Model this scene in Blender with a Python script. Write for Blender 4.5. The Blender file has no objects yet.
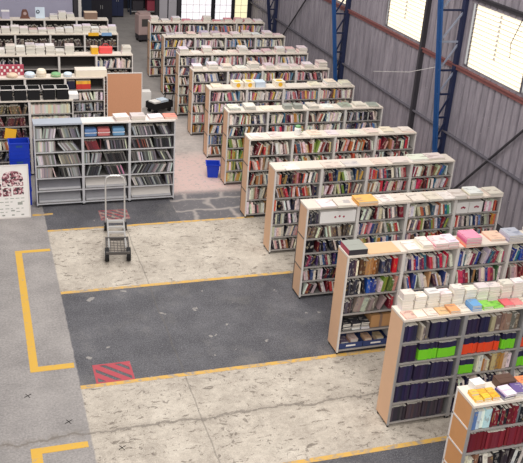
import bpy, math, random
from mathutils import Vector, Matrix

rnd = random.Random(11)
SC = bpy.context.scene
COL = SC.collection

# ------------------------------------------------------------------ camera
CAM = Vector((-5.5765, -7.6592, 8.0266))
ROT = Matrix(((0.9502115, 0.0717777, -0.3032260),
              (-0.3041606, 0.4250937, -0.8525149),
              (0.0677079, 0.9022989, 0.4257608)))
FPX = 850.305
ROTT = ROT.transposed()
cd = bpy.data.cameras.new('camera')
cd.sensor_fit = 'HORIZONTAL'; cd.sensor_width = 36.0; cd.lens = FPX / 523 * 36.0
cd.clip_end = 200
co = bpy.data.objects.new('camera', cd); COL.objects.link(co)
co.matrix_world = Matrix.Translation(CAM) @ ROT.to_4x4()
SC.camera = co


def pix(p):
    q = ROTT @ (Vector(p) - CAM)
    return (261.5 + FPX * q.x / -q.z, 231.5 - FPX * q.y / -q.z)


def at(px, py, z):
    r = ROT @ Vector(((px - 261.5) / FPX, -(py - 231.5) / FPX, -1.0))
    t = (z - CAM.z) / r.z
    return CAM + r * t


def lin(c):
    return tuple(((v / 12.92) if v <= 0.04045 else ((v + 0.055) / 1.055) ** 2.4) for v in c)


def hexc(h):
    return lin(tuple(int(h[i:i + 2], 16) / 255 for i in (0, 2, 4)))


# ------------------------------------------------------------------ materials
def new_mat(name):
    m = bpy.data.materials.new(name); m.use_nodes = True
    nt = m.node_tree
    return m, nt, nt.nodes['Principled BSDF']


def mat(name, h, rough=0.6, metal=0.0, var=0.10, scale=8.0, spec=0.3):
    m, nt, b = new_mat(name)
    c = hexc(h)
    n = nt.nodes.new('ShaderNodeTexNoise'); n.inputs['Scale'].default_value = scale; n.inputs['Detail'].default_value = 4
    tc = nt.nodes.new('ShaderNodeTexCoord'); nt.links.new(tc.outputs['Object'], n.inputs['Vector'])
    r = nt.nodes.new('ShaderNodeMixRGB')
    r.inputs[1].default_value = tuple(v * (1 - var) for v in c) + (1,)
    r.inputs[2].default_value = tuple(min(1, v * (1 + var)) for v in c) + (1,)
    nt.links.new(n.outputs['Fac'], r.inputs[0]); nt.links.new(r.outputs[0], b.inputs['Base Color'])
    b.inputs['Roughness'].default_value = rough; b.inputs['Metallic'].default_value = metal
    b.inputs['Specular IOR Level'].default_value = spec
    return m


M = {
    'beech': mat('beech_board', 'D9B190', 0.55, var=0.06, scale=5),
    'orange_board': mat('orange_board', 'C9915F', 0.55, var=0.08, scale=5),
    'white_metal': mat('white_metal', 'D6D0CB', 0.45, var=0.04),
    'grey_metal': mat('grey_metal', 'A8A6A6', 0.4, 0.35, 0.08),
    'rack_metal': mat('rack_metal', 'C4C4C8', 0.35, 0.2, 0.1),
    'top': mat('cream_top', 'D9CEC2', 0.5, var=0.05, scale=3),
    'rack_slab': mat('blue_grey_slab', 'A3A9B4', 0.45, 0.1, 0.06),
    'dark_back': mat('dark_back', '332F2E', 0.8, var=0.1),
    'tan_back': mat('tan_back', '8A7060', 0.7, var=0.1),
    'pale_back': mat('pale_back', '6A625E', 0.7, var=0.1),
    'shelf': mat('grey_shelf', '6E6A68', 0.5, 0.1, 0.06),
    'lip': mat('shelf_lip', 'A29C98', 0.5, 0.1, 0.06),
    'gloss_grey': mat('gloss_grey', '85848A', 0.3, 0, 0.15, 6),
    'black': mat('black_rubber', '19181A', 0.7),
    'hardboard': mat('hardboard', 'C08C6C', 0.75, var=0.12, scale=30),
    'blue_plastic': mat('blue_plastic', '1838B0', 0.4, var=0.06),
    'aluminium': mat('aluminium', 'D2D0CE', 0.3, 0.5, 0.05),
    'dark_plate': mat('dark_plate', '5A5654', 0.5, 0.4),
    'girt_red': mat('oxide_red_steel', '7C4E4C', 0.7, var=0.2, scale=3),
    'girt_grey': mat('grey_steel', '625E66', 0.7, var=0.2, scale=3),
    'girt_dark': mat('dark_steel', '3A373C', 0.7, var=0.2, scale=3),
    'truss_blue': mat('blue_steel', '2A5288', 0.55, var=0.2, scale=3),
    'truss_navy': mat('navy_steel', '232A48', 0.6, var=0.2, scale=3),
    'pale_steel': mat('pale_steel', '8A90A2', 0.6, var=0.15, scale=3),
    'white_paint': mat('white_paint', 'E4E0DC', 0.6, var=0.04),
    'lilac_wall': mat('lilac_wall', 'A3A0B4', 0.8, var=0.08, scale=1.5),
    'pale_panel': mat('pale_panel', 'B0ACB2', 0.75, var=0.08, scale=1.5),
    'dark_wall': mat('dark_wall', '2B2930', 0.85, var=0.2, scale=1),
    'navy_cabinet': mat('navy_cabinet', '222A3C', 0.5, var=0.15),
    'card': mat('cardboard', 'B58A5E', 0.8, var=0.08),
    'pinkish': mat('pink_beige_plastic', 'B59C98', 0.5, var=0.06),
    'paper': mat('paper_block', 'E8DFD0', 0.8, var=0.05, scale=40),
    'brown': mat('brown_wood', '6E4A40', 0.7, var=0.15),
    'yellow_paint': None, 'red_paint': None,
}


def paint(name, h, wear):
    """worn floor paint: the bare concrete shows through in scuffs"""
    m, nt, b = new_mat(name)
    tc = nt.nodes.new('ShaderNodeTexCoord')
    n = nt.nodes.new('ShaderNodeTexNoise'); n.inputs['Scale'].default_value = 7; n.inputs['Detail'].default_value = 8
    n.inputs['Roughness'].default_value = 0.75
    nt.links.new(tc.outputs['Object'], n.inputs['Vector'])
    r = nt.nodes.new('ShaderNodeValToRGB')
    r.color_ramp.elements[0].position = wear - 0.06; r.color_ramp.elements[0].color = hexc('9A8F84') + (1,)
    r.color_ramp.elements[1].position = wear + 0.06; r.color_ramp.elements[1].color = hexc(h) + (1,)
    nt.links.new(n.outputs['Fac'], r.inputs[0]); nt.links.new(r.outputs[0], b.inputs['Base Color'])
    b.inputs['Roughness'].default_value = 0.7
    return m


M['yellow_bright'] = paint('yellow_floor_paint', 'D0A440', 0.38)
M['yellow_worn'] = paint('worn_yellow_floor_paint', 'CFA452', 0.46)
M['red_faded'] = paint('faded_red_floor_paint', '94404A', 0.48)
M['red_paint'] = paint('red_floor_paint', 'AC4650', 0.36)


def emit(name, h, strength):
    m, nt, b = new_mat(name)
    c = hexc(h) + (1,)
    b.inputs['Base Color'].default_value = c
    b.inputs['Emission Color'].default_value = c
    b.inputs['Emission Strength'].default_value = strength
    return m


M['pane'] = emit('translucent_pane', 'FFF4DC', 0.66)
M['pane_white'] = emit('white_pane', 'F2EEF4', 0.75)
M['pane_yellow'] = emit('yellow_pane', 'F4EBC0', 0.75)
M['louvre'] = mat('louvre_slat', 'D6D0C2', 0.6)
M['glass_bar'] = mat('glazing_bar', 'C0BAB4', 0.6)


def book_material():
    """covers: colour kept on each book, with a title block worked along the spine"""
    m, nt, b = new_mat('book_cover')
    at_ = nt.nodes.new('ShaderNodeVertexColor'); at_.layer_name = 'cover'
    uv = nt.nodes.new('ShaderNodeUVMap'); uv.uv_map = 'spine'
    sep = nt.nodes.new('ShaderNodeSeparateXYZ'); nt.links.new(uv.outputs[0], sep.inputs[0])

    def math_(op, a, bb=None):
        n = nt.nodes.new('ShaderNodeMath'); n.operation = op
        for i, v in enumerate((a, bb)):
            if v is None: continue
            if isinstance(v, (int, float)): n.inputs[i].default_value = v
            else: nt.links.new(v, n.inputs[i])
        return n.outputs[0]
    idf = math_('FLOOR', sep.outputs[0])
    cx = math_('MULTIPLY', math_('FRACT', sep.outputs[0]), 1.3)
    comb = nt.nodes.new('ShaderNodeCombineXYZ')
    nt.links.new(math_('ADD', math_('MULTIPLY', idf, 7.31), cx), comb.inputs[0])
    nt.links.new(math_('MULTIPLY', sep.outputs[1], 3.2), comb.inputs[1])
    ns = nt.nodes.new('ShaderNodeTexNoise'); ns.inputs['Scale'].default_value = 1.0; ns.inputs['Detail'].default_value = 3
    nt.links.new(comb.outputs[0], ns.inputs['Vector'])
    big = math_('GREATER_THAN', ns.outputs['Fac'], 0.57)
    lo = math_('GREATER_THAN', sep.outputs[1], 0.08); hi = math_('LESS_THAN', sep.outputs[1], 0.92)
    msk = math_('MULTIPLY', math_('MULTIPLY', big, lo), math_('MULTIPLY', hi, 0.38))
    t2 = nt.nodes.new('ShaderNodeVertexColor'); t2.layer_name = 'title'
    mix = nt.nodes.new('ShaderNodeMixRGB'); nt.links.new(msk, mix.inputs[0])
    nt.links.new(at_.outputs['Color'], mix.inputs[1]); nt.links.new(t2.outputs['Color'], mix.inputs[2])
    nt.links.new(mix.outputs[0], b.inputs['Base Color'])
    b.inputs['Roughness'].default_value = 0.45
    b.inputs['Specular IOR Level'].default_value = 0.35
    return m


BOOKM = book_material()


# ------------------------------------------------------------------ mesh builder
class MB:
    def __init__(s): s.v = []; s.f = []; s.mi = []

    def box(s, x0, x1, y0, y1, z0, z1, mi=0):
        n = len(s.v)
        s.v += [(x, y, z) for z in (z0, z1) for y in (y0, y1) for x in (x0, x1)]
        for q in ((0, 2, 3, 1), (4, 5, 7, 6), (0, 1, 5, 4), (2, 6, 7, 3), (0, 4, 6, 2), (1, 3, 7, 5)):
            s.f.append(tuple(n + i for i in q)); s.mi.append(mi)
        return s

    def obox(s, c, dims, R, mi=0):
        n = len(s.v); c = Vector(c)
        for z in (-.5, .5):
            for y in (-.5, .5):
                for x in (-.5, .5):
                    s.v.append(tuple(c + R @ Vector((x * dims[0], y * dims[1], z * dims[2]))))
        for q in ((0, 2, 3, 1), (4, 5, 7, 6), (0, 1, 5, 4), (2, 6, 7, 3), (0, 4, 6, 2), (1, 3, 7, 5)):
            s.f.append(tuple(n + i for i in q)); s.mi.append(mi)
        return s

    def bar(s, p, q, w, h=None, mi=0):
        p = Vector(p); q = Vector(q); d = q - p
        R = d.to_track_quat('Z', 'Y').to_matrix()
        return s.obox((p + q) / 2, (w, h or w, d.length), R, mi)

    def tube(s, pts, r, n=8, mi=0, cap=True):
        pts = [Vector(p) for p in pts]; base = len(s.v)
        for i, p in enumerate(pts):
            d = (pts[min(i + 1, len(pts) - 1)] - pts[max(i - 1, 0)]).normalized()
            R = d.to_track_quat('Z', 'Y').to_matrix()
            rr = r[i] if isinstance(r, (list, tuple)) else r
            for k in range(n):
                a = 2 * math.pi * k / n
                s.v.append(tuple(p + R @ Vector((rr * math.cos(a), rr * math.sin(a), 0))))
        for i in range(len(pts) - 1):
            for k in range(n):
                a = base + i * n + k; b = base + i * n + (k + 1) % n
                s.f.append((a, b, b + n, a + n)); s.mi.append(mi)
        if cap:
            s.f.append(tuple(base + k for k in reversed(range(n)))); s.mi.append(mi)
            e = base + (len(pts) - 1) * n
            s.f.append(tuple(e + k for k in range(n))); s.mi.append(mi)
        return s

    def poly(s, pts, z0, z1, mi=0):
        n = len(s.v); k = len(pts)
        s.v += [(x, y, z0) for x, y in pts] + [(x, y, z1) for x, y in pts]
        s.f.append(tuple(n + i for i in reversed(range(k)))); s.mi.append(mi)
        s.f.append(tuple(n + k + i for i in range(k))); s.mi.append(mi)
        for i in range(k):
            j = (i + 1) % k
            s.f.append((n + i, n + j, n + k + j, n + k + i)); s.mi.append(mi)
        return s

    def mesh(s, name, mats):
        me = bpy.data.meshes.new(name); me.from_pydata(s.v, [], s.f); me.update()
        for m in (mats if isinstance(mats, (list, tuple)) else [mats]): me.materials.append(m)
        me.polygons.foreach_set('material_index', s.mi)
        return me

    def build(s, name, mats, parent=None, loc=None, bevel=0):
        return link(name, s.mesh(name, mats), parent, loc, bevel)


def link(name, me, parent=None, loc=None, bevel=0):
    o = bpy.data.objects.new(name, me); COL.objects.link(o)
    if parent: o.parent = parent
    if loc is not None: o.location = loc
    if bevel:
        b = o.modifiers.new('bevel', 'BEVEL'); b.width = bevel; b.segments = 2; b.limit_method = 'ANGLE'
    return o


def tag(o, label, cat, group=None, kind=None):
    o['label'] = label; o['category'] = cat
    if group: o['group'] = group
    if kind: o['kind'] = kind
    return o


def thing(name, label, cat, loc, rz=0.0, group=None):
    o = bpy.data.objects.new(name, None); COL.objects.link(o)
    o.empty_display_size = .1
    o.location = loc; o.rotation_euler = (0, 0, rz)
    return tag(o, label, cat, group)


def struct(o):
    o['kind'] = 'structure'; return o


ORD = ['first', 'second', 'third', 'fourth', 'fifth', 'sixth', 'seventh', 'eighth', 'ninth', 'tenth', 'eleventh', 'twelfth',
       'thirteenth', 'fourteenth', 'fifteenth', 'sixteenth', 'seventeenth', 'eighteenth', 'nineteenth', 'twentieth']
TENS = ['twenty', 'thirty', 'forty', 'fifty', 'sixty']


def ordn(i):
    """1-based ordinal in words"""
    if i <= 20: return ORD[i - 1]
    t, u = divmod(i, 10)
    if u == 0: return {2: 'twentieth', 3: 'thirtieth', 4: 'fortieth', 5: 'fiftieth', 6: 'sixtieth'}[t]
    return TENS[t - 2] + '-' + ORD[u - 1]


# ------------------------------------------------------------------ layout of the rows
YS = [-.55, 1.46, 3.47, 5.40, 7.32, 9.16, 11.12, 13.04, 14.87, 16.67, 18.92, 21.05]
XS = [-.149, -.089, -.096, -.074, -.047, -.025, .035, .078, .073, .088, .115, .079]
NS = [5, 5, 5, 6, 6, 5, 6, 6, 6, 6, 6, 6]
DEP = .407; HT = 1.9; BW = 1.022
LEFT = [  # y front, x start, bays, bay width, levels
    (10.45, -4.53, 3, 1.045, 6), (12.42, -5.50, 2, 1.02, 6), (14.38, -5.47, 3, 1.015, 6), (16.70, -5.47, 4, 1.05, 5),
    (19.35, -5.47, 4, 1.05, 5), (21.45, -5.47, 4, 1.05, 5)]
LDEP = .38


def in_frame(pts, m=30):
    ps = [pix(p) for p in pts]
    return (max(p[0] for p in ps) > -m and min(p[0] for p in ps) < 523 + m and max(p[1] for p in ps) > -m and min(p[1] for p in ps) < 463 + m)


BOXES = []          # what hides what, used to leave out books the shelves in front hide altogether
for k in range(12):
    BOXES.append((XS[k] + .3, XS[k] + 4 * BW - .3, YS[k], YS[k] + DEP, 0, HT - .25))
for (y, x, n, w, l) in LEFT:
    BOXES.append((x, x + n * w - .3, y, y + LDEP, 0, HT - .25))


def seen(p, skip_y):
    p = Vector(p); d = p - CAM
    for (x0, x1, y0, y1, z0, z1) in BOXES:
        if abs(y0 - skip_y) < .01: continue
        t0, t1 = 0.0, 1.0
        ok = True
        for a, (lo, hi) in enumerate(((x0, x1), (y0, y1), (z0, z1))):
            if abs(d[a]) < 1e-9: continue
            ta = (lo - CAM[a]) / d[a]; tb = (hi - CAM[a]) / d[a]
            if ta > tb: ta, tb = tb, ta
            t0 = max(t0, ta); t1 = min(t1, tb)
            if t0 > t1: ok = False; break
        if ok: return False
    return True


# ------------------------------------------------------------------ bookcases
CACHE = {}


def cached(key, fn):
    if key not in CACHE: CACHE[key] = fn()
    return CACHE[key]


def levels(n, ht=HT):
    p = (ht - .04 - .09) / n
    return [.09 + p * j for j in range(n)], p


def bookcase(label, loc, n, w, d, kind, group, ends=(None, None), top='top', back='pale_back', upright='white_metal', ht=HT, seams=0, lean_top=False):
    root = thing('bookcase', label, 'bookcase', loc, 0, group)
    zs, p = levels(n, ht)
    side = .018
    for sgn, e in ((0, ends[0]), (1, ends[1])):
        th = .03 if e in ('beech', 'orange_board') else side
        x0 = 0 if sgn == 0 else w - th

        def mk(x0=x0, th=th, e=e, sgn=sgn):
            b = MB(); b.box(x0, x0 + th, .03, d, .05, ht - .001)
            if e and seams and sgn == 0:     # raised cover strips between the boards of the end panel
                for j in range(1, seams + 1):
                    z = ht * j / (seams + 1)
                    b.box(x0 - .006, x0, .035, d - .005, z - .012, z + .012, 1)
                b.box(x0 - .006, x0, d - .03, d, .05, ht - .001, 1)
            return b.mesh('side_panel', [M[e or upright], M['white_metal'] if e == 'orange_board' else M['pale_back']])
        link('side_panel', cached(('side', w, d, ht, sgn, e, seams, upright), mk), root)

        def mkp(x0=x0, sgn=sgn):
            b = MB(); xx = 0 if sgn == 0 else w - .028
            b.box(xx, xx + .028, 0, .03, .045, ht - .001); return b.mesh('upright', M[upright])
        link('upright', cached(('up', w, d, ht, sgn, upright), mkp), root)
        for yy in (.02, d - .05):
            def mkf(yy=yy, sgn=sgn):
                xx = .004 if sgn == 0 else w - .039
                b = MB(); b.tube([(xx + .018, yy + .015, 0), (xx + .018, yy + .015, .05)], .016, 8); return b.mesh('foot', M['black'])
            link('foot', cached(('foot', w, d, yy, sgn), mkf), root)

    def mkt():
        b = MB(); b.box(.0006 if not ends[0] else -.004, w - .0006, -.008, d + .004, ht - .035, ht)
        return b.mesh('top_panel', M[top])
    o = link('top_panel', cached(('top', w, d, ht, top, bool(ends[0])), mkt), root)
    for j, z in enumerate(zs):
        def mks(z=z):
            b = MB(); b.box(.03, w - .03, .012, d - .016, z - .022, z); b.box(.028, w - .028, 0.002, .014, z - .024, z + .002, 1)
            return b.mesh('shelf', [M['shelf'], M['rack_metal' if upright == 'rack_metal' else 'lip']])
        link('shelf', cached(('shelf', w, d, round(z, 3), upright), mks), root)

    def mkb():
        b = MB(); b.box(.019, w - .019, d - .014, d - .002, .05, ht - .036); return b.mesh('back_panel', M[back])
    link('back_panel', cached(('back', w, d, ht, back), mkb), root)
    return root


ROWN = [f'{ORD[k]} row' for k in range(12)]
BAYN = ['aisle-end', 'second', 'third', 'wall-end']
ROWDESC = ['orange-panelled', 'beech-ended', 'beech-ended', 'pale-ended', 'pale-ended', 'pale-ended', 'pale-ended', 'pale-ended', 'pale-ended',
           'pinkish-ended', 'pinkish-ended', 'white-ended']
BOOKS = []          # records of every book, sorted later by how large it shows


def P_(*h): return [hexc(x) for x in h]


MIXED = P_('F2EAE0', 'E6DCD0', 'DAD0C6', 'E8DCD4', 'D8C4BC', 'E8E0D4', 'DCD3C6', 'C9BFB2', 'F0EAE2', 'B8ADA2', '8E2C34', 'B53A44', '6A2630', '1E1E26', '24242C', '30303A', '2B3350', '3B4A78',
           '7C5A44', 'A0764E', 'C8A070', '5A4038', '4E6B50', '8FA04E', 'C88A3A', 'D4684A', '5D7EA6', '9A9490', '74707A', 'CFA0A0')
REDS = P_('EEE4DA', 'E4D8CC', 'D8B8B4', 'C88888', 'E8E0D4', 'F0EAE2', '9A2A34', 'C23C48', '7A2832', 'D8CCC0', 'B8ADA2', '2A2228', '3A3038', 'D4684A', 'A0764E', 'CFA0A0', 'C9BFB2', '5A2028')
DARKS = P_('E4DCD4', 'CFC8C0', 'B8B4B4', '1C1C26', '23232E', '2A2A38', '333348', '2B2638', '1F2440', '4A3A48', 'C9BFB2', '6A2630', '3B4A78', 'D8CCC0', '5A5A66')
NAVY = P_('2C2A46', '302C48', '34304C', '28263E', '322842', '383050')
CREAMS = P_('F0E8DE', 'E8DED2', 'ECE4D8', 'E0D6C8', 'D2C6B6', 'F2ECE4', 'C2B4A4', '9A8878', '8E6A50', '3A3034', 'B46A4A', '6A2E34', '4A5A70')
VIVID = P_('ECE4DC', 'DCD2C8', 'C8B8C0', 'C22848', '8E2C4A', 'D4486A', '2B3F8A', '3A5AA8', '4A3A6A', 'E8E0D4', 'D8CCC0', '1E1E2A', '5A3A58', '2B6A80', 'C9BFB2', 'B53A44')
GREENS = P_('EAE2D4', 'DCD2C0', '8FA04E', '6E8A48', 'B8B060', 'D8C890', 'C88A3A', 'B85A3A', 'E0D8C8', '8E3A3A', '4E6B50', '5A4038', 'D2C6B6', 'C9A04E')
PALE = P_('E8E0D8', 'DCD4D0', 'C8C0C4', 'D8C8C8', 'B8A8B0', '9A90A0', '5A5468', '2E2A34', '8E4A54', 'C87880', 'E0B860', '5D7EA6', 'EEE6DE', 'E4DAD0', 'D0C4BC', '3A3440', 'C8B0A0', '7A4A50')
MAROON = P_('74202C', '7A2430', '6E1E2A', '802834')
MAGS = P_('2A2A2E', '38383C', '1E1E22', '5E5C60', '8A888A', 'AEACAC', '26262A', '4A4A50', '58565A', '76747A', 'CCC8C4')
GREYS = P_('9A9898', '8A8888', 'B2B0B0', '767474', 'C2C0BE', '868484')
BINDER = P_('DCD4C4', 'E2DACA', 'D4CABA', 'CFC5B4')


def cname(c):
    r, g, b = [((12.92 * v) if v <= .0031308 else 1.055 * v ** (1 / 2.4) - .055) for v in c]
    mx, mn = max(r, g, b), min(r, g, b); L = (mx + mn) / 2; s = mx - mn
    if s < .10:
        return 'black' if L < .2 else 'dark grey' if L < .42 else 'grey' if L < .66 else 'off-white' if L < .86 else 'white'
    h = (0 if mx == mn else ((g - b) / s) % 6 if mx == r else (b - r) / s + 2 if mx == g else (r - g) / s + 4) * 60
    if h < 14 or h > 335:
        return 'dark maroon' if L < .25 else 'maroon' if L < .36 else 'pink' if L > .62 else 'red'
    if h < 48:
        return 'dark brown' if L < .3 else 'brown' if L < .48 else ('cream' if s < .25 and L > .75 else 'tan' if s < .4 else 'orange' if h < 30 else 'yellow')
    if h < 66: return 'yellow' if s > .3 else 'cream'
    if h < 165: return 'green' if s > .15 else 'grey-green'
    if h < 255: return 'navy' if L < .33 else 'blue' if s > .2 else 'blue-grey'
    return 'dark purple' if L < .3 else 'purple' if h < 300 else 'pink'


def contrast(c):
    L = .3 * c[0] + .6 * c[1] + .1 * c[2]
    if L < .2: return rnd.choice(P_('D8CCB0', 'C8A860', 'E8E0D4', 'B8B0A8'))
    return rnd.choice(P_('6A2E34', '2A2A34', '3A4A70', '7A5A44', '8A8078'))


def quad_area(pts):
    ps = [pix(p) for p in pts]; a = 0
    for i in range(len(ps)):
        x0, y0 = ps[i]; x1, y1 = ps[(i + 1) % len(ps)]
        a += x0 * y1 - x1 * y0
    xm = sum(p[0] for p in ps) / len(ps); ym = sum(p[1] for p in ps) / len(ps)
    if not (-8 < xm < 531 and -8 < ym < 471): return abs(a) / 2 * .02
    return abs(a) / 2


def add_book(M4, t, d, h, color, title, label, kind, rowy, lying=False, band=None, want=True):
    """M4 places a box: x 0..t, y 0..d, z 0..h.  Upright: spine at y=0.  Lying: spine side at y=0, cover up."""
    mid = M4 @ Vector((t / 2, 0, h / 2)); tp = M4 @ Vector((t / 2, 0 if not lying else d / 2, h)); bt = M4 @ Vector((t / 2, 0, h * .15))
    vis = sum(seen(p, rowy) for p in ((mid, tp, bt)))
    if vis == 0: return
    if not in_frame([mid, tp], 110): return
    a = quad_area([M4 @ Vector(q) for q in ((0, 0, 0), (t, 0, 0), (t, 0, h), (0, 0, h))])
    if lying: a += quad_area([M4 @ Vector(q) for q in ((0, 0, h), (t, 0, h), (t, d, h), (0, d, h))])
    BOOKS.append(dict(M=M4, t=t, d=d, h=h, c=color, ti=title, label=label, kind=kind, a=a * vis / 3 * (1 if want else 0), lying=lying, band=band))


def blabel(c, kind, i, where):
    base, _, suf = where.partition('||')
    return f'{c} {kind}, {ordn(i)} along {suf}, {base}' if suf else f'{c} {kind}, {ordn(i)} along {base}'


def fill(ox, oy, z, x0, x1, hmax, pal, where, kind='book', tmin=.024, tmax=.058, hmin=.19, lean=.25, jit=.02, rowy=0, full=.97, dmin=.13, dmax=.17, uniform=None, band=None, titles=True, inset=.02, lean_dir=0, maxlean=.35, cnts=(3, 8)):
    x = x0; i = 1
    end = x0 + (x1 - x0) * full
    unit_h = None
    run = 0
    while x < end - tmin:
        r = rnd.random()
        if uniform and run == 0: run = uniform; unit_h = rnd.uniform(.8, .92) * hmax; uc = rnd.choice(pal)
        ang = 0; cnt = 1
        if not uniform and r < lean:
            cnt = rnd.randint(*cnts); ang = rnd.uniform(.12, maxlean) * (lean_dir or rnd.choice((-1, 1)))
        if ang > 0:      # tops lean towards the start: leave the room they need
            x += hmax * .97 * math.sin(ang)
        for q in range(cnt):
            t = rnd.uniform(tmin, tmax) if rnd.random() < .75 else rnd.uniform(tmin, tmin + (tmax - tmin) * .4)
            h = min(hmax * .96, rnd.uniform(hmin, hmax * .97)); c = rnd.choice(pal); d = rnd.uniform(dmin, dmax)
            if ang: h = min(h, hmax * .92 / math.cos(ang) - t * math.sin(abs(ang))); h *= .97
            if uniform:
                t = (tmin + tmax) / 2; h = unit_h; d = dmax; c = rnd.choice(pal) if rnd.random() < .25 else uc
            step = t / math.cos(ang)
            if ang < 0:
                need = step + h * math.sin(-ang)
                if x + need > x1: break
            elif x + step > x1: break
            yy = inset + rnd.uniform(0, jit)
            if ang >= 0: T = Matrix.Translation((ox + x, oy + yy, z + .001)) @ Matrix.Rotation(-ang, 4, 'Y')
            else: T = Matrix.Translation((ox + x + step, oy + yy, z + .001)) @ Matrix.Rotation(-ang, 4, 'Y') @ Matrix.Translation((-t, 0, 0))
            cc = tuple(min(1, v * rnd.uniform(.85, 1.15)) for v in c)
            add_book(T, t, d, h, cc, contrast(cc) if titles else cc, blabel(cname(cc), kind, i, where), kind, rowy, band=band)
            i += 1
            x += step + .0012
            if uniform:
                run -= 1
                if run == 0: x += .022
        if ang < 0: x += hmax * .97 * math.sin(-ang)


def lay(ox, oy, z, pal, where, n=1, w=.2, d=.28, t=.03, rz=0.0, kind='book', rowy=0, jit=.012, want=True, tvar=.3):
    """a pile lying flat, its centre at ox, oy, resting at z"""
    zz = z
    for i in range(n):
        tt = t * rnd.uniform(1 - tvar, 1 + tvar); c = rnd.choice(pal) if n != len(pal) else pal[i]
        cc = tuple(min(1, v * rnd.uniform(.93, 1.07)) for v in c)
        ww = w * rnd.uniform(.96, 1.0); dd = d * rnd.uniform(.96, 1.0)
        T = Matrix.Translation((ox + rnd.uniform(-jit, jit), oy + rnd.uniform(-jit, jit), zz)) @ Matrix.Rotation(rz + rnd.uniform(-.03, .03) * (jit > 0), 4, 'Z') @ Matrix.Translation((-ww / 2, -dd / 2, 0))
        pos = ('' if n == 1 else 'bottom of ' if i == 0 else 'topmost of ' if i == n - 1 else f'{ordn(i + 1)} up in ')
        add_book(T, ww, dd, tt, cc, contrast(cc), f'flat {cname(cc)} {kind}, {pos}{where}', kind, rowy, lying=True, want=want)
        zz += tt + .0008


DESC = {
    (0, 0): 'orange-panelled end bookcase with dark maroon volumes', (0, 1): 'bookcase next to the orange-panelled end',
    (1, 0): 'beech-ended bookcase of navy volumes with lime green bands', (1, 1): 'bookcase of navy volumes with an orange-red banded shelf',
    (1, 2): 'bookcase behind the brown box and red covers',
    (2, 0): 'beech-ended bookcase with blue trays on its lowest shelf', (2, 1): 'white-topped bookcase with magenta and navy books under white and pink piles',
    (2, 2): 'bookcase under the magenta and peach piles', (2, 3): 'bookcase under the lilac-grey pile',
    (3, 0): 'pale-ended bookcase with a flower-printed white box', (3, 1): 'bookcase of maroon books under the yellow-orange pile',
    (4, 0): 'pale-ended six-shelf bookcase of mixed dark books', (5, 0): 'pale-ended five-shelf bookcase facing the blue-green jug',
}
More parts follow.
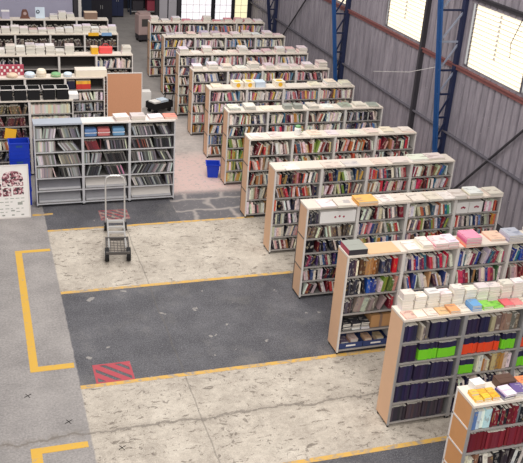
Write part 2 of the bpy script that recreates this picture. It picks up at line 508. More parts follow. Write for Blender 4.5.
# ---- the twelve rows on the bookshop side
for k in range(12):
    for b in range(4):
        ox, oy = XS[k] + b * BW, YS[k]
        if not in_frame([(ox + .1, oy, 0.1), (ox + .1, oy, HT), (ox + BW, oy, HT), (ox, oy + DEP, HT)], 110): continue
        if k == 0 and b > 1: continue
        e0 = None; e1 = None
        if b == 0: e0 = 'orange_board' if k == 0 else 'beech'
        if b == 3: e1 = 'white_metal'
        seams = 4 if k == 0 else (0 if k in (1, 2, 4) else 2) if b == 0 else 0
        d0 = DESC.get((k, b))
        nm = f'{BAYN[b]} bay of the {ROWN[k]}'
        lab = (d0 + ', ' + nm) if d0 and len((d0 + ' ' + nm).replace('-', ' ').split()) <= 16 else (d0 or ROWDESC[k].replace('ended', 'row') + ' bookcase packed with books') + ', ' + nm
        if len(lab.split()) > 16: lab = (d0 or 'bookcase')
        if not d0:
            lab = {0: f'{ROWDESC[k]} tall white bookcase at the aisle end of the {ROWN[k]}',
                   1: f'white bookcase second along from the aisle in the {ROWN[k]}',
                   2: f'white bookcase third along from the aisle in the {ROWN[k]}',
                   3: f'white bookcase nearest the corrugated wall in the {ROWN[k]}'}[b]
        bookcase(lab, (ox, oy, 0), NS[k], BW, DEP, 'row', f'bookcases of the {ROWN[k]} of bookshelves', (e0, e1), seams=seams,
                 upright='grey_metal' if k in (0, 1) else 'white_metal', back='tan_back' if k < 2 else 'pale_back')
        zs, p = levels(NS[k]); hm = p - .038
        x0, x1 = .034, BW - .034
        for j in range(NS[k]):
            lev = NS[k] - 1 - j            # 0 = topmost
            z = zs[j]
            levn = ['top', 'second', 'third', 'fourth', 'fifth', 'lowest'][lev]
            where = f'{levn} shelf, {BAYN[b]} bay, {ROWN[k]}'
            kw = dict(rowy=oy)
            pal = [MIXED, REDS, MIXED, CREAMS, MIXED, DARKS][rnd.randrange(6)]
            if k == 0:
                if lev == 0:
                    fill(ox, oy, z, x0, .30, hm, P_('C8D0D8', 'E4E4E4', '5D7EA6', 'D8DCE0'), where, tmin=.05, tmax=.09, hmin=.24, lean=0, **kw)
                    fill(ox, oy, z, .31, x1, hm, MAROON + P_('1E1E26', '2A2A30', '6A6A72'), where + '||past the pale blue ones', hmin=.22, lean=0, **kw)
                elif lev == 1: fill(ox, oy, z, x0, x1, hm, MAROON, where, tmin=.036, tmax=.036, uniform=7, titles=False, **kw)
                elif lev == 2: fill(ox, oy, z, x0, x1, hm, P_('2A2228', '1E1E22', 'C8C0B8', '8E6A50', 'E8E0D4', '6A5048', '3A3034'), where, tmin=.03, tmax=.09, hmin=.2, lean=.2, **kw)
                else: fill(ox, oy, z, x0, x1, hm, P_('D8C040', 'C8B83A', 'E0D8C8', '8E6A50'), where, tmin=.03, tmax=.07, **kw)
            elif k == 1:
                if b == 0:
                    if lev == 1:
                        fill(ox, oy, z, x0, .32, hm, NAVY, where, tmin=.036, tmax=.036, uniform=7, titles=False, **kw)
                        fill(ox, oy, z, .34, x1, hm, NAVY[:3], where + '||in the banded sets', tmin=.036, tmax=.036, uniform=8, titles=False, band=hexc('7CD030'), **kw)
                    elif lev == 0:
                        fill(ox, oy, z, x0, .30, hm, NAVY, where, tmin=.036, tmax=.036, uniform=7, titles=False, **kw)
                        fill(ox, oy, z, .32, .46, hm, P_('8A8680', 'B0A89E', '6E6A66'), where + '||amid the navy sets', lean=0, **kw)
                        fill(ox, oy, z, .48, x1, hm, NAVY, where + '||past the grey ones', tmin=.036, tmax=.036, uniform=7, titles=False, **kw)
                    elif lev == 4: fill(ox, oy, z, x0, x1, hm, P_('3A3440', '443A44', '2E2A36', '4A4048'), where, tmin=.04, tmax=.04, uniform=6, titles=False, **kw)
                    else: fill(ox, oy, z, x0, x1, hm, NAVY, where, tmin=.036, tmax=.036, uniform=7, titles=False, **kw)
                else:
                    if lev == 0:
                        fill(ox, oy, z, x0, .46, hm, NAVY, where, tmin=.036, tmax=.036, uniform=6, titles=False, **kw)
                        fill(ox, oy, z, .47, x1, hm, P_('A08A76', 'B49C86', '8E7866', '6E6058'), where + '||past the navy sets', tmin=.05, tmax=.1, hmin=.25, lean=0, **kw)
                    elif lev == 1:
                        fill(ox, oy, z, x0, .72, hm, NAVY[:3], where, tmin=.036, tmax=.036, uniform=7, titles=False, band=hexc('E8502E'), **kw)
                        fill(ox, oy, z, .73, x1, hm, NAVY[:3], where + '||past the orange-red bands', tmin=.036, tmax=.036, uniform=7, titles=False, band=hexc('7CD030'), **kw)
                    elif lev == 2:
                        fill(ox, oy, z, x0, .34, hm, NAVY[:3], where, tmin=.036, tmax=.036, uniform=7, titles=False, band=hexc('7CD030'), **kw)
                        fill(ox, oy, z, .36, x1, hm, P_('E0D8CC', 'C8A888', 'B8824A', 'D8C8B4', '6E5040'), where + '||past the green bands', tmin=.03, tmax=.08, lean=.2, **kw)
                    else: fill(ox, oy, z, x0, x1, hm, NAVY + MIXED[:6], where, **kw)
            elif k == 2 and b == 0:
                if lev == 0:
                    fill(ox, oy, z, x0, .24, hm, P_('3A3040', 'E8E0D4', 'C8BEB4', '5A4048'), where, tmin=.03, tmax=.05, hmin=.22, lean=0, **kw)
                    fill(ox, oy, z, .25, .62, hm, P_('A86E3C', '8E5A34', 'E8DCC8', 'B88450', '5A3A2C'), where + '||among the tan ones', tmin=.03, tmax=.06, hmin=.23, lean=0, **kw)
                    fill(ox, oy, z, .64, .84, hm, P_('3A3A58', '4A4A60', '2A2A3A'), where + '||among the navy ones', hmin=.22, lean=0, **kw)
                    fill(ox, oy, z, .85, x1, hm, P_('B01828', 'C02030'), where + '||among the bright red ones', tmin=.06, tmax=.1, hmin=.25, lean=0, **kw)
                elif lev == 1:
                    fill(ox, oy, z, x0, .40, hm, P_('2A2A34', '3A3A46', 'D8D4D0', '24242C', '4A4A58'), where, lean=.1, **kw)
                    fill(ox, oy, z, .42, .62, hm, P_('2B4FA0', '3A5AA8', 'E8E4E0', '2B3F8A'), where + '||among the blue ones', lean=0, hmin=.2, **kw)
                    fill(ox, oy, z, .63, x1, hm, P_('7A8A3A', 'A0A858', 'C8B8B0', 'B07A7A', '5A6A34', 'D8CCC0'), where + '||among the green ones', lean=.6, lean_dir=-1, hmin=.2, **kw)
                elif lev == 2:
                    fill(ox, oy, z, x0, .22, hm, P_('3A343A', '5A5054', '2A262C'), where, hmin=.2, lean=0, **kw)
                    fill(ox, oy, z, .22, .84, hm, P_('8A7A78', 'A49490', 'B8A8A0', '6E6466', '9A8280'), where + '||among the grey-pink ones', tmin=.04, tmax=.09, hmin=.24, lean=1, lean_dir=-1, maxlean=.5, **kw)
                    fill(ox, oy, z, .88, x1, hm, P_('A02838', '7A2030'), where + '||among the red ones', tmin=.03, tmax=.05, lean=0, **kw)
                elif lev == 3:
                    for q in range(3):
                        lay(ox + .16 + q * .17, oy + .145, z + .003, P_('3A3A40', '46464C', '52525A', 'C8C8CC', 'E0E0E0')[::-1] if q else P_('2E2E34', '3A3A40', '44444A'),
                            f'{ordn(q + 1)} pile on fourth shelf, aisle-end bay, third row', 5, .155, .22, .024, rowy=oy)
                else: pass
            elif k == 2:
                fill(ox, oy, z, x0, x1, hm, VIVID if lev == 0 else (VIVID + MIXED if b < 3 else REDS), where, lean=.3, hmin=.2, tmax=.055, **kw)
            elif k == 3 and b == 0:
                if lev == 0:
                    fill(ox, oy, z, x0, .24, hm, P_('2A2A34', '3A3A46', '24242C'), where, lean=0, **kw)
                elif lev == 2:
                    fill(ox, oy, z, x0, .26, hm, P_('14141A', '1C1C22'), where, tmin=.05, tmax=.1, hmin=.21, lean=0, **kw)
                    fill(ox, oy, z, .28, x1, hm, DARKS, where + '||past the black ones', **kw)
                else: fill(ox, oy, z, x0, x1, hm, [P_('8A7868', '6E5E52', '5A4A44', 'A89684', '3A3034', 'E0D8CC'), CREAMS, P_('3A2E4A', '2B5A80', '8E2C4A', 'D8CCC0', '2E2A36', '4A3A6A'), DARKS, REDS + MAROON][(lev - 1) % 5], where, **kw)
            elif k == 3:
                fill(ox, oy, z, .64 if (b == 3 and lev == 0) else x0, x1, hm, [P_('E8E0D4', 'D8CCC0', '7A2832', '8E3040', '6A2630', 'C9BFB2', '2A2228', '6A6A6E'), CREAMS + P_('2B6A80', '4A8A6A'), REDS][b - 1] if lev == 0 else MIXED, where, **kw)
            elif k == 6: fill(ox, oy, z, x0, x1, hm, [GREENS if lev > 1 else REDS + MIXED, MIXED + VIVID, CREAMS, DARKS + P_('3A6AB0', '5D8EC6')][b], where, **kw)
            elif k == 5: fill(ox, oy, z, x0, x1, hm, [CREAMS + REDS, GREENS + CREAMS, REDS, REDS + DARKS][b], where, **kw)
            elif k == 4: fill(ox, oy, z, x0, x1, hm, [DARKS + REDS, MIXED + GREENS, REDS + VIVID, VIVID + CREAMS][b], where, **kw)
            else: fill(ox, oy, z, x0, x1, hm, rnd.sample(PALE, 11) if lev < 2 else pal, where, **kw)



# ------------------------------------------------------------------ special contents of the shelves
def shelf_z(k, lev):
    zs, p = levels(NS[k]); return zs[NS[k] - 1 - lev], p


FLOWER = hexc('A82848')


def slipcase(k, b, xa, xb, label):
    z, p = shelf_z(k, 0); h = p - .07; ox = XS[k] + b * BW
    root = thing('slipcase', label, 'slipcase', (ox + xa, YS[k] + .015, z + .001), 0, 'white slipcases with a red print')
    w = xb - xa
    MB().box(0, w, 0, .2, 0, h).build('case', M['white_paint'], root, bevel=.004)
    f = MB()
    for q in range(3):          # three small blossoms across the middle of the face
        cx = w * (.42 + .12 * q); cz = h * .5 + (.012 if q == 1 else 0)
        for a in range(5):
            t = a * 2 * math.pi / 5 + q
            x = cx + .013 * math.cos(t); zz = cz + .013 * math.sin(t)
            pts = [(x + .010 * math.cos(u * math.pi / 4), zz + .010 * math.sin(u * math.pi / 4)) for u in range(8)]
            n = len(f.v); f.v += [(pp[0], -.0015, pp[1]) for pp in pts]; f.f.append(tuple(n + i for i in range(8))); f.mi.append(0)
    f.build('printed_flowers', M['flower'], root)


M['flower'] = mat('red_print', 'A82848', .6)
slipcase(3, 0, .27, .98, 'wide white slipcase printed with small red flowers, aisle-end bay of the fourth row')
slipcase(3, 3, .045, .31, 'white slipcase with red flowers beside the upright, wall-end bay of the fourth row')
slipcase(3, 3, .325, .62, 'white slipcase with red flowers next to orange books, wall-end bay of the fourth row')


def tray(x, w, label):
    z, p = shelf_z(2, 4)
    r = thing('book_tray', label, 'tray', (XS[2] + x, YS[2] + .03, z + .001), 0, 'blue trays on the lowest shelf of the third row')
    b = MB(); t = .006; d = .30; h = .11
    b.box(0, w, 0, d, 0, t); b.box(0, w, 0, t, t, h); b.box(0, w, d - t, d, t, h); b.box(0, t, t, d - t, t, h); b.box(w - t, w, t, d - t, t, h)
    b.build('tray_body', M['tray_blue'], r)
    MB().box(w * .3, w * .7, -.003, 0, .04, .07).build('tray_label', M['white_paint'], r)


M['tray_blue'] = mat('tray_blue', '35426E', .5)
tray(.045, .44, 'dark blue cardboard tray of books by the end panel, lowest shelf of the third row')
tray(.50, .47, 'dark blue cardboard tray of books further from the aisle, lowest shelf of the third row')
z4 = shelf_z(2, 4)[0]
for q in range(4):
    lay(XS[2] + (.16, .36, .61, .85)[q], YS[2] + .18, z4 + .009, P_('C8A080', '8A4A58', 'E0D0C0', 'D8B898', '6A5A70', 'B87A6A'), f'{ordn(q + 1)} pile in the blue trays, third row', 3, .14, .2, .035, rowy=YS[2])
z3 = shelf_z(2, 3)[0]
bx = thing('cardboard_box', 'plain brown cardboard box standing past the flat piles on the third row', 'box', (XS[2] + .60, YS[2] + .05, z3 + .001))
MB().box(0, .38, 0, .28, 0, .24).build('box_body', M['card'], bx, bevel=.004)
MB().box(.16, .21, -.002, 0, 0, .24).box(.16, .21, 0, .28, .24, .2415).build('tape', M['tan_back'], bx)


# ------------------------------------------------------------------ what lies on top of the rows
def top_at(px, py, k, hgt, margin=.02):
    p = at(px, py, HT + hgt)
    y = min(max(p.y, YS[k] + .10), YS[k] + DEP - .10)
    return p.x, y


def top_pile(px, py, k, n, w, d, t, pal, where, rz=0.0, **kw):
    x, y = top_at(px, py, k, n * t)
    lay(x, y, HT + .001, pal, where, n, w, d, t, rz, rowy=YS[k], **kw)


def carton(name, label, cat, x, y, z, w, d, h, m, lid=None, rz=0.0, group=None, parts=True):
    r = thing(name, label, cat, (x, y, z), rz, group)
    MB().box(-w / 2, w / 2, -d / 2, d / 2, 0, h * .98).build('box_body', M[m], r, bevel=.004)
    b = MB()
    b.box(-w / 2 - .003, w / 2 + .003, -d / 2 - .003, -.002, h * .98, h); b.box(-w / 2 - .003, w / 2 + .003, .002, d / 2 + .003, h * .98, h)
    b.build('lid_flap', M[lid or m], r)
    return r


for nme, h in (('c_brown', '5A4238'), ('c_pink', 'D8909C'), ('c_green', '7AA878'), ('c_yellow', 'E8B030'), ('c_lav', 'B0AABC'), ('c_redpink', 'A84858'), ('c_coral', 'E85A58'), ('c_palebl', 'C8D4E0'), ('c_cream', 'E8DCC8'), ('c_grey', '9A9C94'), ('c_dark', '3A363C'), ('c_blue', '7CA0C8'), ('c_beige', 'D8C0A8'), ('c_tan', 'DAB48C')):
    M[nme] = mat(nme, h, .55, var=.06)

# first row
x, y = top_at(476, 378, 0, .12); carton('carton', 'small white carton at the back corner of the orange-panelled bookcase top', 'box', x, YS[0] + .33, HT + .001, .16, .13, .10, 'white_paint', rz=.1)
x, y = top_at(503, 376, 0, .13); carton('carton', 'dark brown box behind the purple and white book on the first row', 'box', x + .02, YS[0] + .305, HT + .001, .24, .165, .11, 'c_brown', rz=0)
for q in range(6):
    lay(XS[0] + .10 + .115 * (q % 3), YS[0] + .09 + .105 * (q // 3) , HT + .001, P_('E8A830', 'E4B048', 'ECB83C'), f'{ordn(q + 1)} yellow pile by the end panel, first row', 2, .105, .1, .022, rowy=YS[0], jit=.003)
lay(XS[0] + .50, YS[0] + .11, HT + .001, P_('8A8490', '5A4A78', 'E8E0E8'), 'small pile beside the yellow covers, first row', 3, .16, .2, .03, .1, rowy=YS[0])
lay(XS[0] + .69, YS[0] + .12, HT + .001, P_('C8B8A8', 'A8A0B8', '6A5A88'), 'pile second past the yellow covers, first row', 3, .16, .2, .03, -.1, rowy=YS[0])
lay(XS[0] + .86, YS[0] + .30, HT + .001, P_('D8C8B8', 'E88A5A'), 'pile past the brown box, first row', 2, .17, .15, .03, rowy=YS[0])
# second row: white stacks along the back, covers along the front
for q in range(11):
    lay(XS[1] + .16 + q * .205, YS[1] + .315, HT + .001, P_('E2DAD0', 'E8E0D6', 'DAD0C6'), f'{ordn(q + 1)} white stack from the aisle, second row', 6 if q != 3 else 5, .182, .16, .042, rowy=YS[1], jit=.006)
front2 = [('E0B4A4', .09, 1), ('F0DCD0', .27, 1), ('E8D4C4', .45, 1), ('E0B088', .63, 1), ('D8A070', .81, 2), ('E4D4C0', .985, 1), ('6A9CCC', 1.165, 4), ('90CC58', 1.36, 2), ('84C44E', 1.54, 1), ('D86A70', 1.72, 2), ('E08A88', 1.90, 1), ('E0D0C0', 2.08, 1)]
for q, (c, x, n) in enumerate(front2):
    lay(XS[1] + x + .02, YS[1] + .115, HT + .001, P_(c), f'{ordn(q + 1)} front-edge pile from the aisle, second row', n, .165, .2, .022, rowy=YS[1], jit=.006)
# third row
x = XS[2] + .18
r = carton('carton', 'dark box with a grey lid and red side at the third row aisle end', 'box', x, YS[2] + .2, HT + .001, .33, .36, .10, 'c_dark', 'c_grey')
MB().box(-.169, -.1655, -.17, .17, .005, .095).build('red_side', M['c_redpink'], r)
r = thing('card_sheet', 'flat tan card lying beside the dark box on the third row', 'card', (XS[2] + .65, YS[2] + .19, HT + .001))
MB().box(-.29, .29, -.19, .18, 0, .012).build('card_board', M['c_tan'], r)
for q, (px, py, n, cs, w) in enumerate(((412, 247, 2, ('E8DCD0', 'F0E6DC'), .22), (424, 241, 2, ('E4D8CC', 'EEE4DA'), .2), (438, 239, 4, ('E8A8B0', 'F0E0DC', 'D87A90', 'F2DCDC'), .26), (450, 238, 4, ('D87A90', 'F0E0DC', 'D87A90', 'F4E0E0'), .2), (471, 235, 6, ('E88A70', 'E8A088', 'D85A88', 'D86090', 'E080A4', 'E89AB8'), .3), (494, 234, 2, ('E8A890', 'F0C0B0'), .3), (512, 232, 4, ('8A8894', 'B8B4C0', 'A8A4B4', 'B8B6C4'), .3), (534, 230, 3, ('C8BEB4', 'E0D6CC', 'E8DCD0'), .25))):
    top_pile(px, py, 2, n, w, .33, .028, P_(*cs), f'{ordn(q + 1)} flat pile past the tan card, third row', jit=.006)
# fourth row
white = ('DDD4CA', 'E6DFD6', 'D6CCC0')
for q, (px, py, n, cs, w) in enumerate(((326, 203, 1, white, .3), (343, 202, 2, white, .3), (367, 199, 4, ('E0A050', 'E8B060', 'E4A848', 'ECB868'), .4), (386, 198, 1, white, .3), (400, 197, 1, white, .3), (418, 198, 2, white, .28), (432, 196, 2, white, .26), (446, 195, 1, white, .25), (459, 194, 3, white, .27), (476, 192, 5, white, .3), (495, 192, 3, white, .3))):
    top_pile(px, py, 3, n, w, .34, .024, P_(*cs), f'{ordn(q + 1)} flat pile from the aisle, fourth row', jit=.01)
# the fifth row
for q, (px, py, n, w) in enumerate(((291, 167, 1, .3), (332, 165, 1, .4), (352, 164, 1, .35), (378, 161, 1, .3), (398, 159, 2, .4), (417, 157, 2, .4), (434, 155, 3, .4))):
    top_pile(px, py, 4, n, w, .33, .018, P_(*white, 'E0C8C0', 'D8DCE4'), f'{ordn(q + 1)} flat pile from the aisle, fifth row', jit=.01)
# sixth row: the jug
x = at(300, 137, HT).x
r = thing('jug', 'white jug with a green lid standing on the sixth row', 'jug', (x, YS[5] + .18, HT + .001))
b = MB(); b.tube([(0, 0, 0), (0, 0, .02), (0, 0, .14), (0, 0, .17)], [.07, .078, .078, .06], 16); b.build('jug_body', M['white_paint'], r)
MB().tube([(0, 0, .17), (0, 0, .21), (0, 0, .22)], [.06, .06, .04], 16).build('lid', M['c_green'], r)
MB().tube([(.07, 0, .13), (.115, 0, .12), (.12, 0, .07), (.07, 0, .04)], .01, 8).build('handle', M['c_green'], r)
for k, spots in ((5, 9), (6, 10), (7, 9), (8, 10), (9, 11), (10, 11), (11, 11)):
    pals = {5: white + ('E4D0C0',), 6: ('E8E0D8', 'D8D0C8', '9AA098', 'C8C0BC', 'E0D4C8'), 7: white + ('D8D8E0', 'E8DCC8'), 8: ('E8DCD4', 'D8C0C0', 'E0D0C8', 'E4DCE0'), 9: ('D8B8B8', 'E4CCC8', 'E8DCD8', 'C8A8B0', 'E0D8E0'), 10: ('E0C0C0', 'D8C8CC', 'E8DCE0', 'C8B8C0', 'E8E0E0'), 11: ('D8A0A4', 'E0B0B0', 'E4C4C4', 'D89098', 'E8D8D8')}[k]
    for q in range(spots):
        x = XS[k] + .2 + (4 * BW - .4) * q / (spots - 1) + rnd.uniform(-.05, .05)
        if k == 5 and abs(x - at(300, 137, HT).x) < .25: continue
        if k == 6 and min(abs(x - at(p, 110, HT + .05).x) for p in (291, 302)) < .27: continue
        if k == 7 and .55 < x < 2.75: continue
        n = rnd.randint(1, 2 if k == 5 else 5)
        lay(x, YS[k] + .2, HT + .001, P_(*pals), f'{ordn(q + 1)} flat pile from the aisle, {ROWN[k]}', n, .27, .33, .02 if k < 8 else .032, rnd.uniform(-.1, .1), rowy=YS[k])
for q, px in enumerate((241.5, 253.5, 264.5, 285)):
    x = at(px, 88, HT + .08).x
    r = carton('parcel', ['white parcel with a yellow round sticker, first of the pair on the eighth row', 'white parcel with a yellow round sticker, second of the pair on the eighth row', 'pale blue parcel beside the yellow-stickered pair on the eighth row', 'white parcel with a yellow sticker set apart on the eighth row'][q], 'parcel', x, YS[7] + .2, HT + .001, .27, .3, .14, 'c_palebl' if q == 2 else 'c_cream', None, 0, 'parcels on the eighth row')
    if q != 2:
        f = MB(); f.tube([(0, -.153, .07), (0, -.1505, .07)], .058, 14); f.tube([(0, 0, .14), (0, 0, .1425)], .085, 14)
        f.build('round_sticker', M['c_yellow'], r)
for q, px in enumerate((291, 302)):
    carton('carton', ['grey-green box on the seventh row, the one nearer the aisle', 'grey-green box on the seventh row, the one nearer the wall'][q], 'box', at(px, 110, HT + .05).x, YS[6] + .14, HT + .001, .2, .2, .10, 'c_grey', None, 0, 'grey-green boxes on the seventh row')

# ------------------------------------------------------------------ magazine racks and shelving on the far side of the aisle
LN = ['magazine rack', 'binder shelving', 'stepped shelving', 'third shelving', 'fourth shelving', 'rearmost shelving']
LROW = ['magazine racks', 'binder shelves', 'shelving beside the hardboard', 'shelving under the coral bag', 'shelving with low white piles', 'shelving before the lilac wall']
for k, (y0, xs0, n, w, L) in enumerate(LEFT):
    for b in range(n):
        ox = xs0 + b * w
        if not in_frame([(ox + w, y0, HT), (ox + .1, y0, HT), (ox, y0, .4)], 15): continue
        if k == 0:
            lab = ['metal magazine rack next to the blue crates and poster', 'metal magazine rack in the middle, behind the platform truck', 'metal magazine rack at the aisle end under the coral book'][b]
        else:
            lab = f'{["", "white shelving bay", "grey shelving bay", "white shelving bay", "white shelving bay", "white shelving bay"][k]}, {ordn(n - b)} from the aisle, {LROW[k]}'
        ht = 1.97 if k == 0 else HT
        bookcase(lab, (ox, y0, 0), L, w, LDEP, 'rack', f'bays of the {LROW[k]}', (None, None), top='rack_slab' if (k == 0 and b == 0) else 'top' if k else 'white_metal',
                 upright='rack_metal' if k < 1 else 'white_metal', back='dark_back', ht=ht)
        zs, p = levels(L, ht); hm = p - .06
        x0, x1 = .034, w - .034
        for j in range(L):
            lev = L - 1 - j; z = zs[j]
            levn = ['top', 'second', 'third', 'fourth', 'fifth', 'lowest'][lev] if j else 'lowest'
            bn = f'{ordn(n - b)} bay from the aisle'
            where = f'{levn} shelf, {bn}, {LROW[k]}' if k else f'{levn} shelf, {["crate-side", "middle", "aisle-end"][b]} magazine rack'
            if k == 0:
                kw = dict(kind='magazine', rowy=y0, cnts=(12, 30), tmin=.018, tmax=.036, hmin=.22, inset=.02, jit=.03, titles=False)
                if b == 2:
                    if lev < 5:
                        fill(ox, y0, z, x0, x1, hm, MAGS if lev != 1 else MAGS[:7] + P_('8A4A40'), where, lean=1, lean_dir=1 if lev != 3 else -1, maxlean=.5, **kw)
                elif b == 1:
                    if lev == 0:
                        pass
                    elif lev < 4:
                        fill(ox, y0, z, x0, .42, hm, [P_('7A3038', '8A4A4A', '5A2A30'), MAGS[4:7] + GREYS, P_('2A2A2E', '8A8688', '3A3A3E')][lev - 1], where, lean=.3, **kw)
                        fill(ox, y0, z, .46, x1, hm, [MAGS, MAGS[:4], MAGS[:4] + P_('C88A9A', 'A86A7A')][lev - 1], where + '||past a gap', lean=1, lean_dir=1, maxlean=.4, **kw)
                else:
                    if lev < 4:
                        fill(ox, y0, z, x0, .48, hm, GREYS + P_('DAD6D2'), where, lean=.1 if lev != 2 else .8, **kw)
                        fill(ox, y0, z, .5, x1, hm, [GREYS + MAGS, GREYS + P_('2A2A2E'), P_('9A8878', 'C8B8A8', '7A6A60') + GREYS, MAGS[:2] + GREYS][lev], where + '||past a gap', lean=.9 if lev != 3 else .2, lean_dir=1, maxlean=.7, **kw)
            elif k == 1:
                if b == 1: fill(ox, y0, z, x0, x1, hm, BINDER, where, tmin=.035, tmax=.05, hmin=.2, lean=0, kind='binder' if lev < 2 else 'book', rowy=y0, titles=False)
                else: fill(ox, y0, z, x0, x1, hm, [P_('5A4A3A', '6E6048', '7A5A48', '4A4038'), P_('5A2A30', '6A3038', '3A2A2A'), P_('5A2A30', '4A2028', '2A2226'), CREAMS, DARKS, DARKS][lev], where, lean=.3 if lev else .8, rowy=y0, tmax=.06)
            elif k == 2:
                if b == 2:
                    if lev == 0: pass
                    elif lev == 1: fill(ox, y0, z, .35, x1, hm, P_('E8E0D8', '8A3A3A', 'D8D0C8', '3A3038'), where, lean=.4, rowy=y0, tmax=.07)
                    else: fill(ox, y0, z, x0, x1, hm, P_('3A3A44', '5A5A66', '2A2A30', '9A9AA0', 'C8C4C0'), where, lean=.2, rowy=y0)
                elif lev == 0: pass
                else: fill(ox, y0, z, x0, x1, hm, DARKS, where, rowy=y0)
            elif k == 3:
                if lev == 0 and b == 3: fill(ox, y0, z, x0, x1, hm, DARKS + CREAMS, where, rowy=y0)
                elif lev == 0 and b == 0: fill(ox, y0, z, x0, x1, hm, DARKS, where, rowy=y0, lean=.8)
                elif lev > 0 and b == 3: fill(ox, y0, z, x0, x1, hm, P_('5A4038', '6E5048', '4A3834'), where, rowy=y0)
            else:
                fill(ox, y0, z, x0, x1, hm * .8, P_('4A3A38', '5A4A48', '3A3034', '6A5A54'), where, rowy=y0, hmin=.14)

# bundles on the first shelf of the middle rack, shiny drop fronts low down
zr, pr = levels(6, 1.97)
for q, (c, xx) in enumerate((('5A7AA8', .05), ('B86A6A', .34), ('6A94B8', .67))):
    M['bun%d' % q] = mat('bundle_cover_%d' % q, c, .5)
    r = thing('magazine_bundle', ['blue shrink-wrapped bundle of magazines beside the slab end', 'rose-red shrink-wrapped bundle of magazines between two blue ones', 'pale blue shrink-wrapped bundle of magazines by the upright'][q] + ', middle rack', 'bundle', (LEFT[0][1] + 1.045 + xx, 10.48, zr[5] + .001), 0, 'shrink-wrapped bundles in the middle rack')
    MB().box(0, .27, 0, .2, 0, .18).build('stack', M['bun%d' % q], r, bevel=.03)
    MB().box(-.002, .272, -.002, .202, .085, .098).build('strap', M['white_paint'], r)
for b in range(3):
    for lev in (4, 5) if b < 2 else (5,):
        z = zr[5 - lev]
        r = thing('display_panel', f'{"white glossy" if (b == 2 or (b == 1 and lev == 4)) else "grey glossy"} sloping panel on the {["fifth", "lowest"][lev - 4]} shelf, {["crate-side", "middle", "aisle-end"][b]} magazine rack', 'panel', (LEFT[0][1] + b * 1.045, 10.45, z), 0, 'sloping panels in the magazine racks')
        m = MB(); R = Matrix.Rotation(math.radians(40 if lev == 4 else 58), 3, 'X')
        m.obox((.5225, .17, .112), (.93, .22 if lev == 4 else .24, .008), R)
        m.build('panel_sheet', M['white_metal'] if (b == 2 or (b == 1 and lev == 4)) else M['gloss_grey'], r)
        MB().box(.06, .985, .06, .085, .004, .05).build('ledge', M['rack_metal'], r)
# black bins standing along the top of the binder shelves
y0, xs0, n, w, L = LEFT[1]
for q in range(6):
    x = xs0 + .52 + q * .31 + (.04 if q > 2 else 0)
    if x > xs0 + 2 * w - .1: break
    r = thing('storage_bin', f'black open storage bin, {ordn(5 - q) if q < 5 else "last"} from the white carton, above the binders', 'bin', (x, y0 + .19, HT + .001), 0, 'black bins above the binders')
    b = MB(); a_, d_, h_, t = .27, .34, .27, .012
    b.box(-a_ / 2, a_ / 2, -d_ / 2, d_ / 2, 0, t); b.box(-a_ / 2, a_ / 2, -d_ / 2, -d_ / 2 + t, t, h_); b.box(-a_ / 2, a_ / 2, d_ / 2 - t, d_ / 2, t, h_)
    b.box(-a_ / 2, -a_ / 2 + t, -d_ / 2 + t, d_ / 2 - t, t, h_); b.box(a_ / 2 - t, a_ / 2, -d_ / 2 + t, d_ / 2 - t, t, h_)
    b.build('bin_body', M['black'], r)
    b = MB(); e = .012
    b.box(-a_ / 2 - e, a_ / 2 + e, -d_ / 2 - e, -d_ / 2, h_ - .02, h_); b.box(-a_ / 2 - e, a_ / 2 + e, d_ / 2, d_ / 2 + e, h_ - .02, h_)
    b.box(-a_ / 2 - e, -a_ / 2, -d_ / 2, d_ / 2, h_ - .02, h_); b.box(a_ / 2, a_ / 2 + e, -d_ / 2, d_ / 2, h_ - .02, h_)
    b.build('rim', M['white_metal'], r)
carton('carton', 'low white carton at the end of the black bins above the binders', 'box', xs0 + 2 * w + .02, y0 + .17, HT + .001, .22, .3, .12, 'white_paint')

# on top of the magazine racks
y0, xs0, n, w, L = LEFT[0]; T0 = 1.971
for q, (px, py, nn, cs, ww, dd) in enumerate(((122, 118, 3, ('E8C8CC', 'E4D0D0', 'E8DCDC'), .31, .3), (138, 117, 3, ('B8A8A8', 'C8A8A8', 'C8B8B8'), .32, .3), (155, 115, 2, ('E8DCDA', 'EEE2DE'), .31, .3), (169, 113.5, 2, ('D8A090', 'E08A78'), .30, .3))):
    x = at(px, py, T0 + .06).x
    lay(x, y0 + .19, T0, P_(*cs), f'{ordn(q + 1)} pile along the magazine rack tops', nn, ww, dd, .03, rnd.uniform(-.1, .1), rowy=y0, jit=.01)
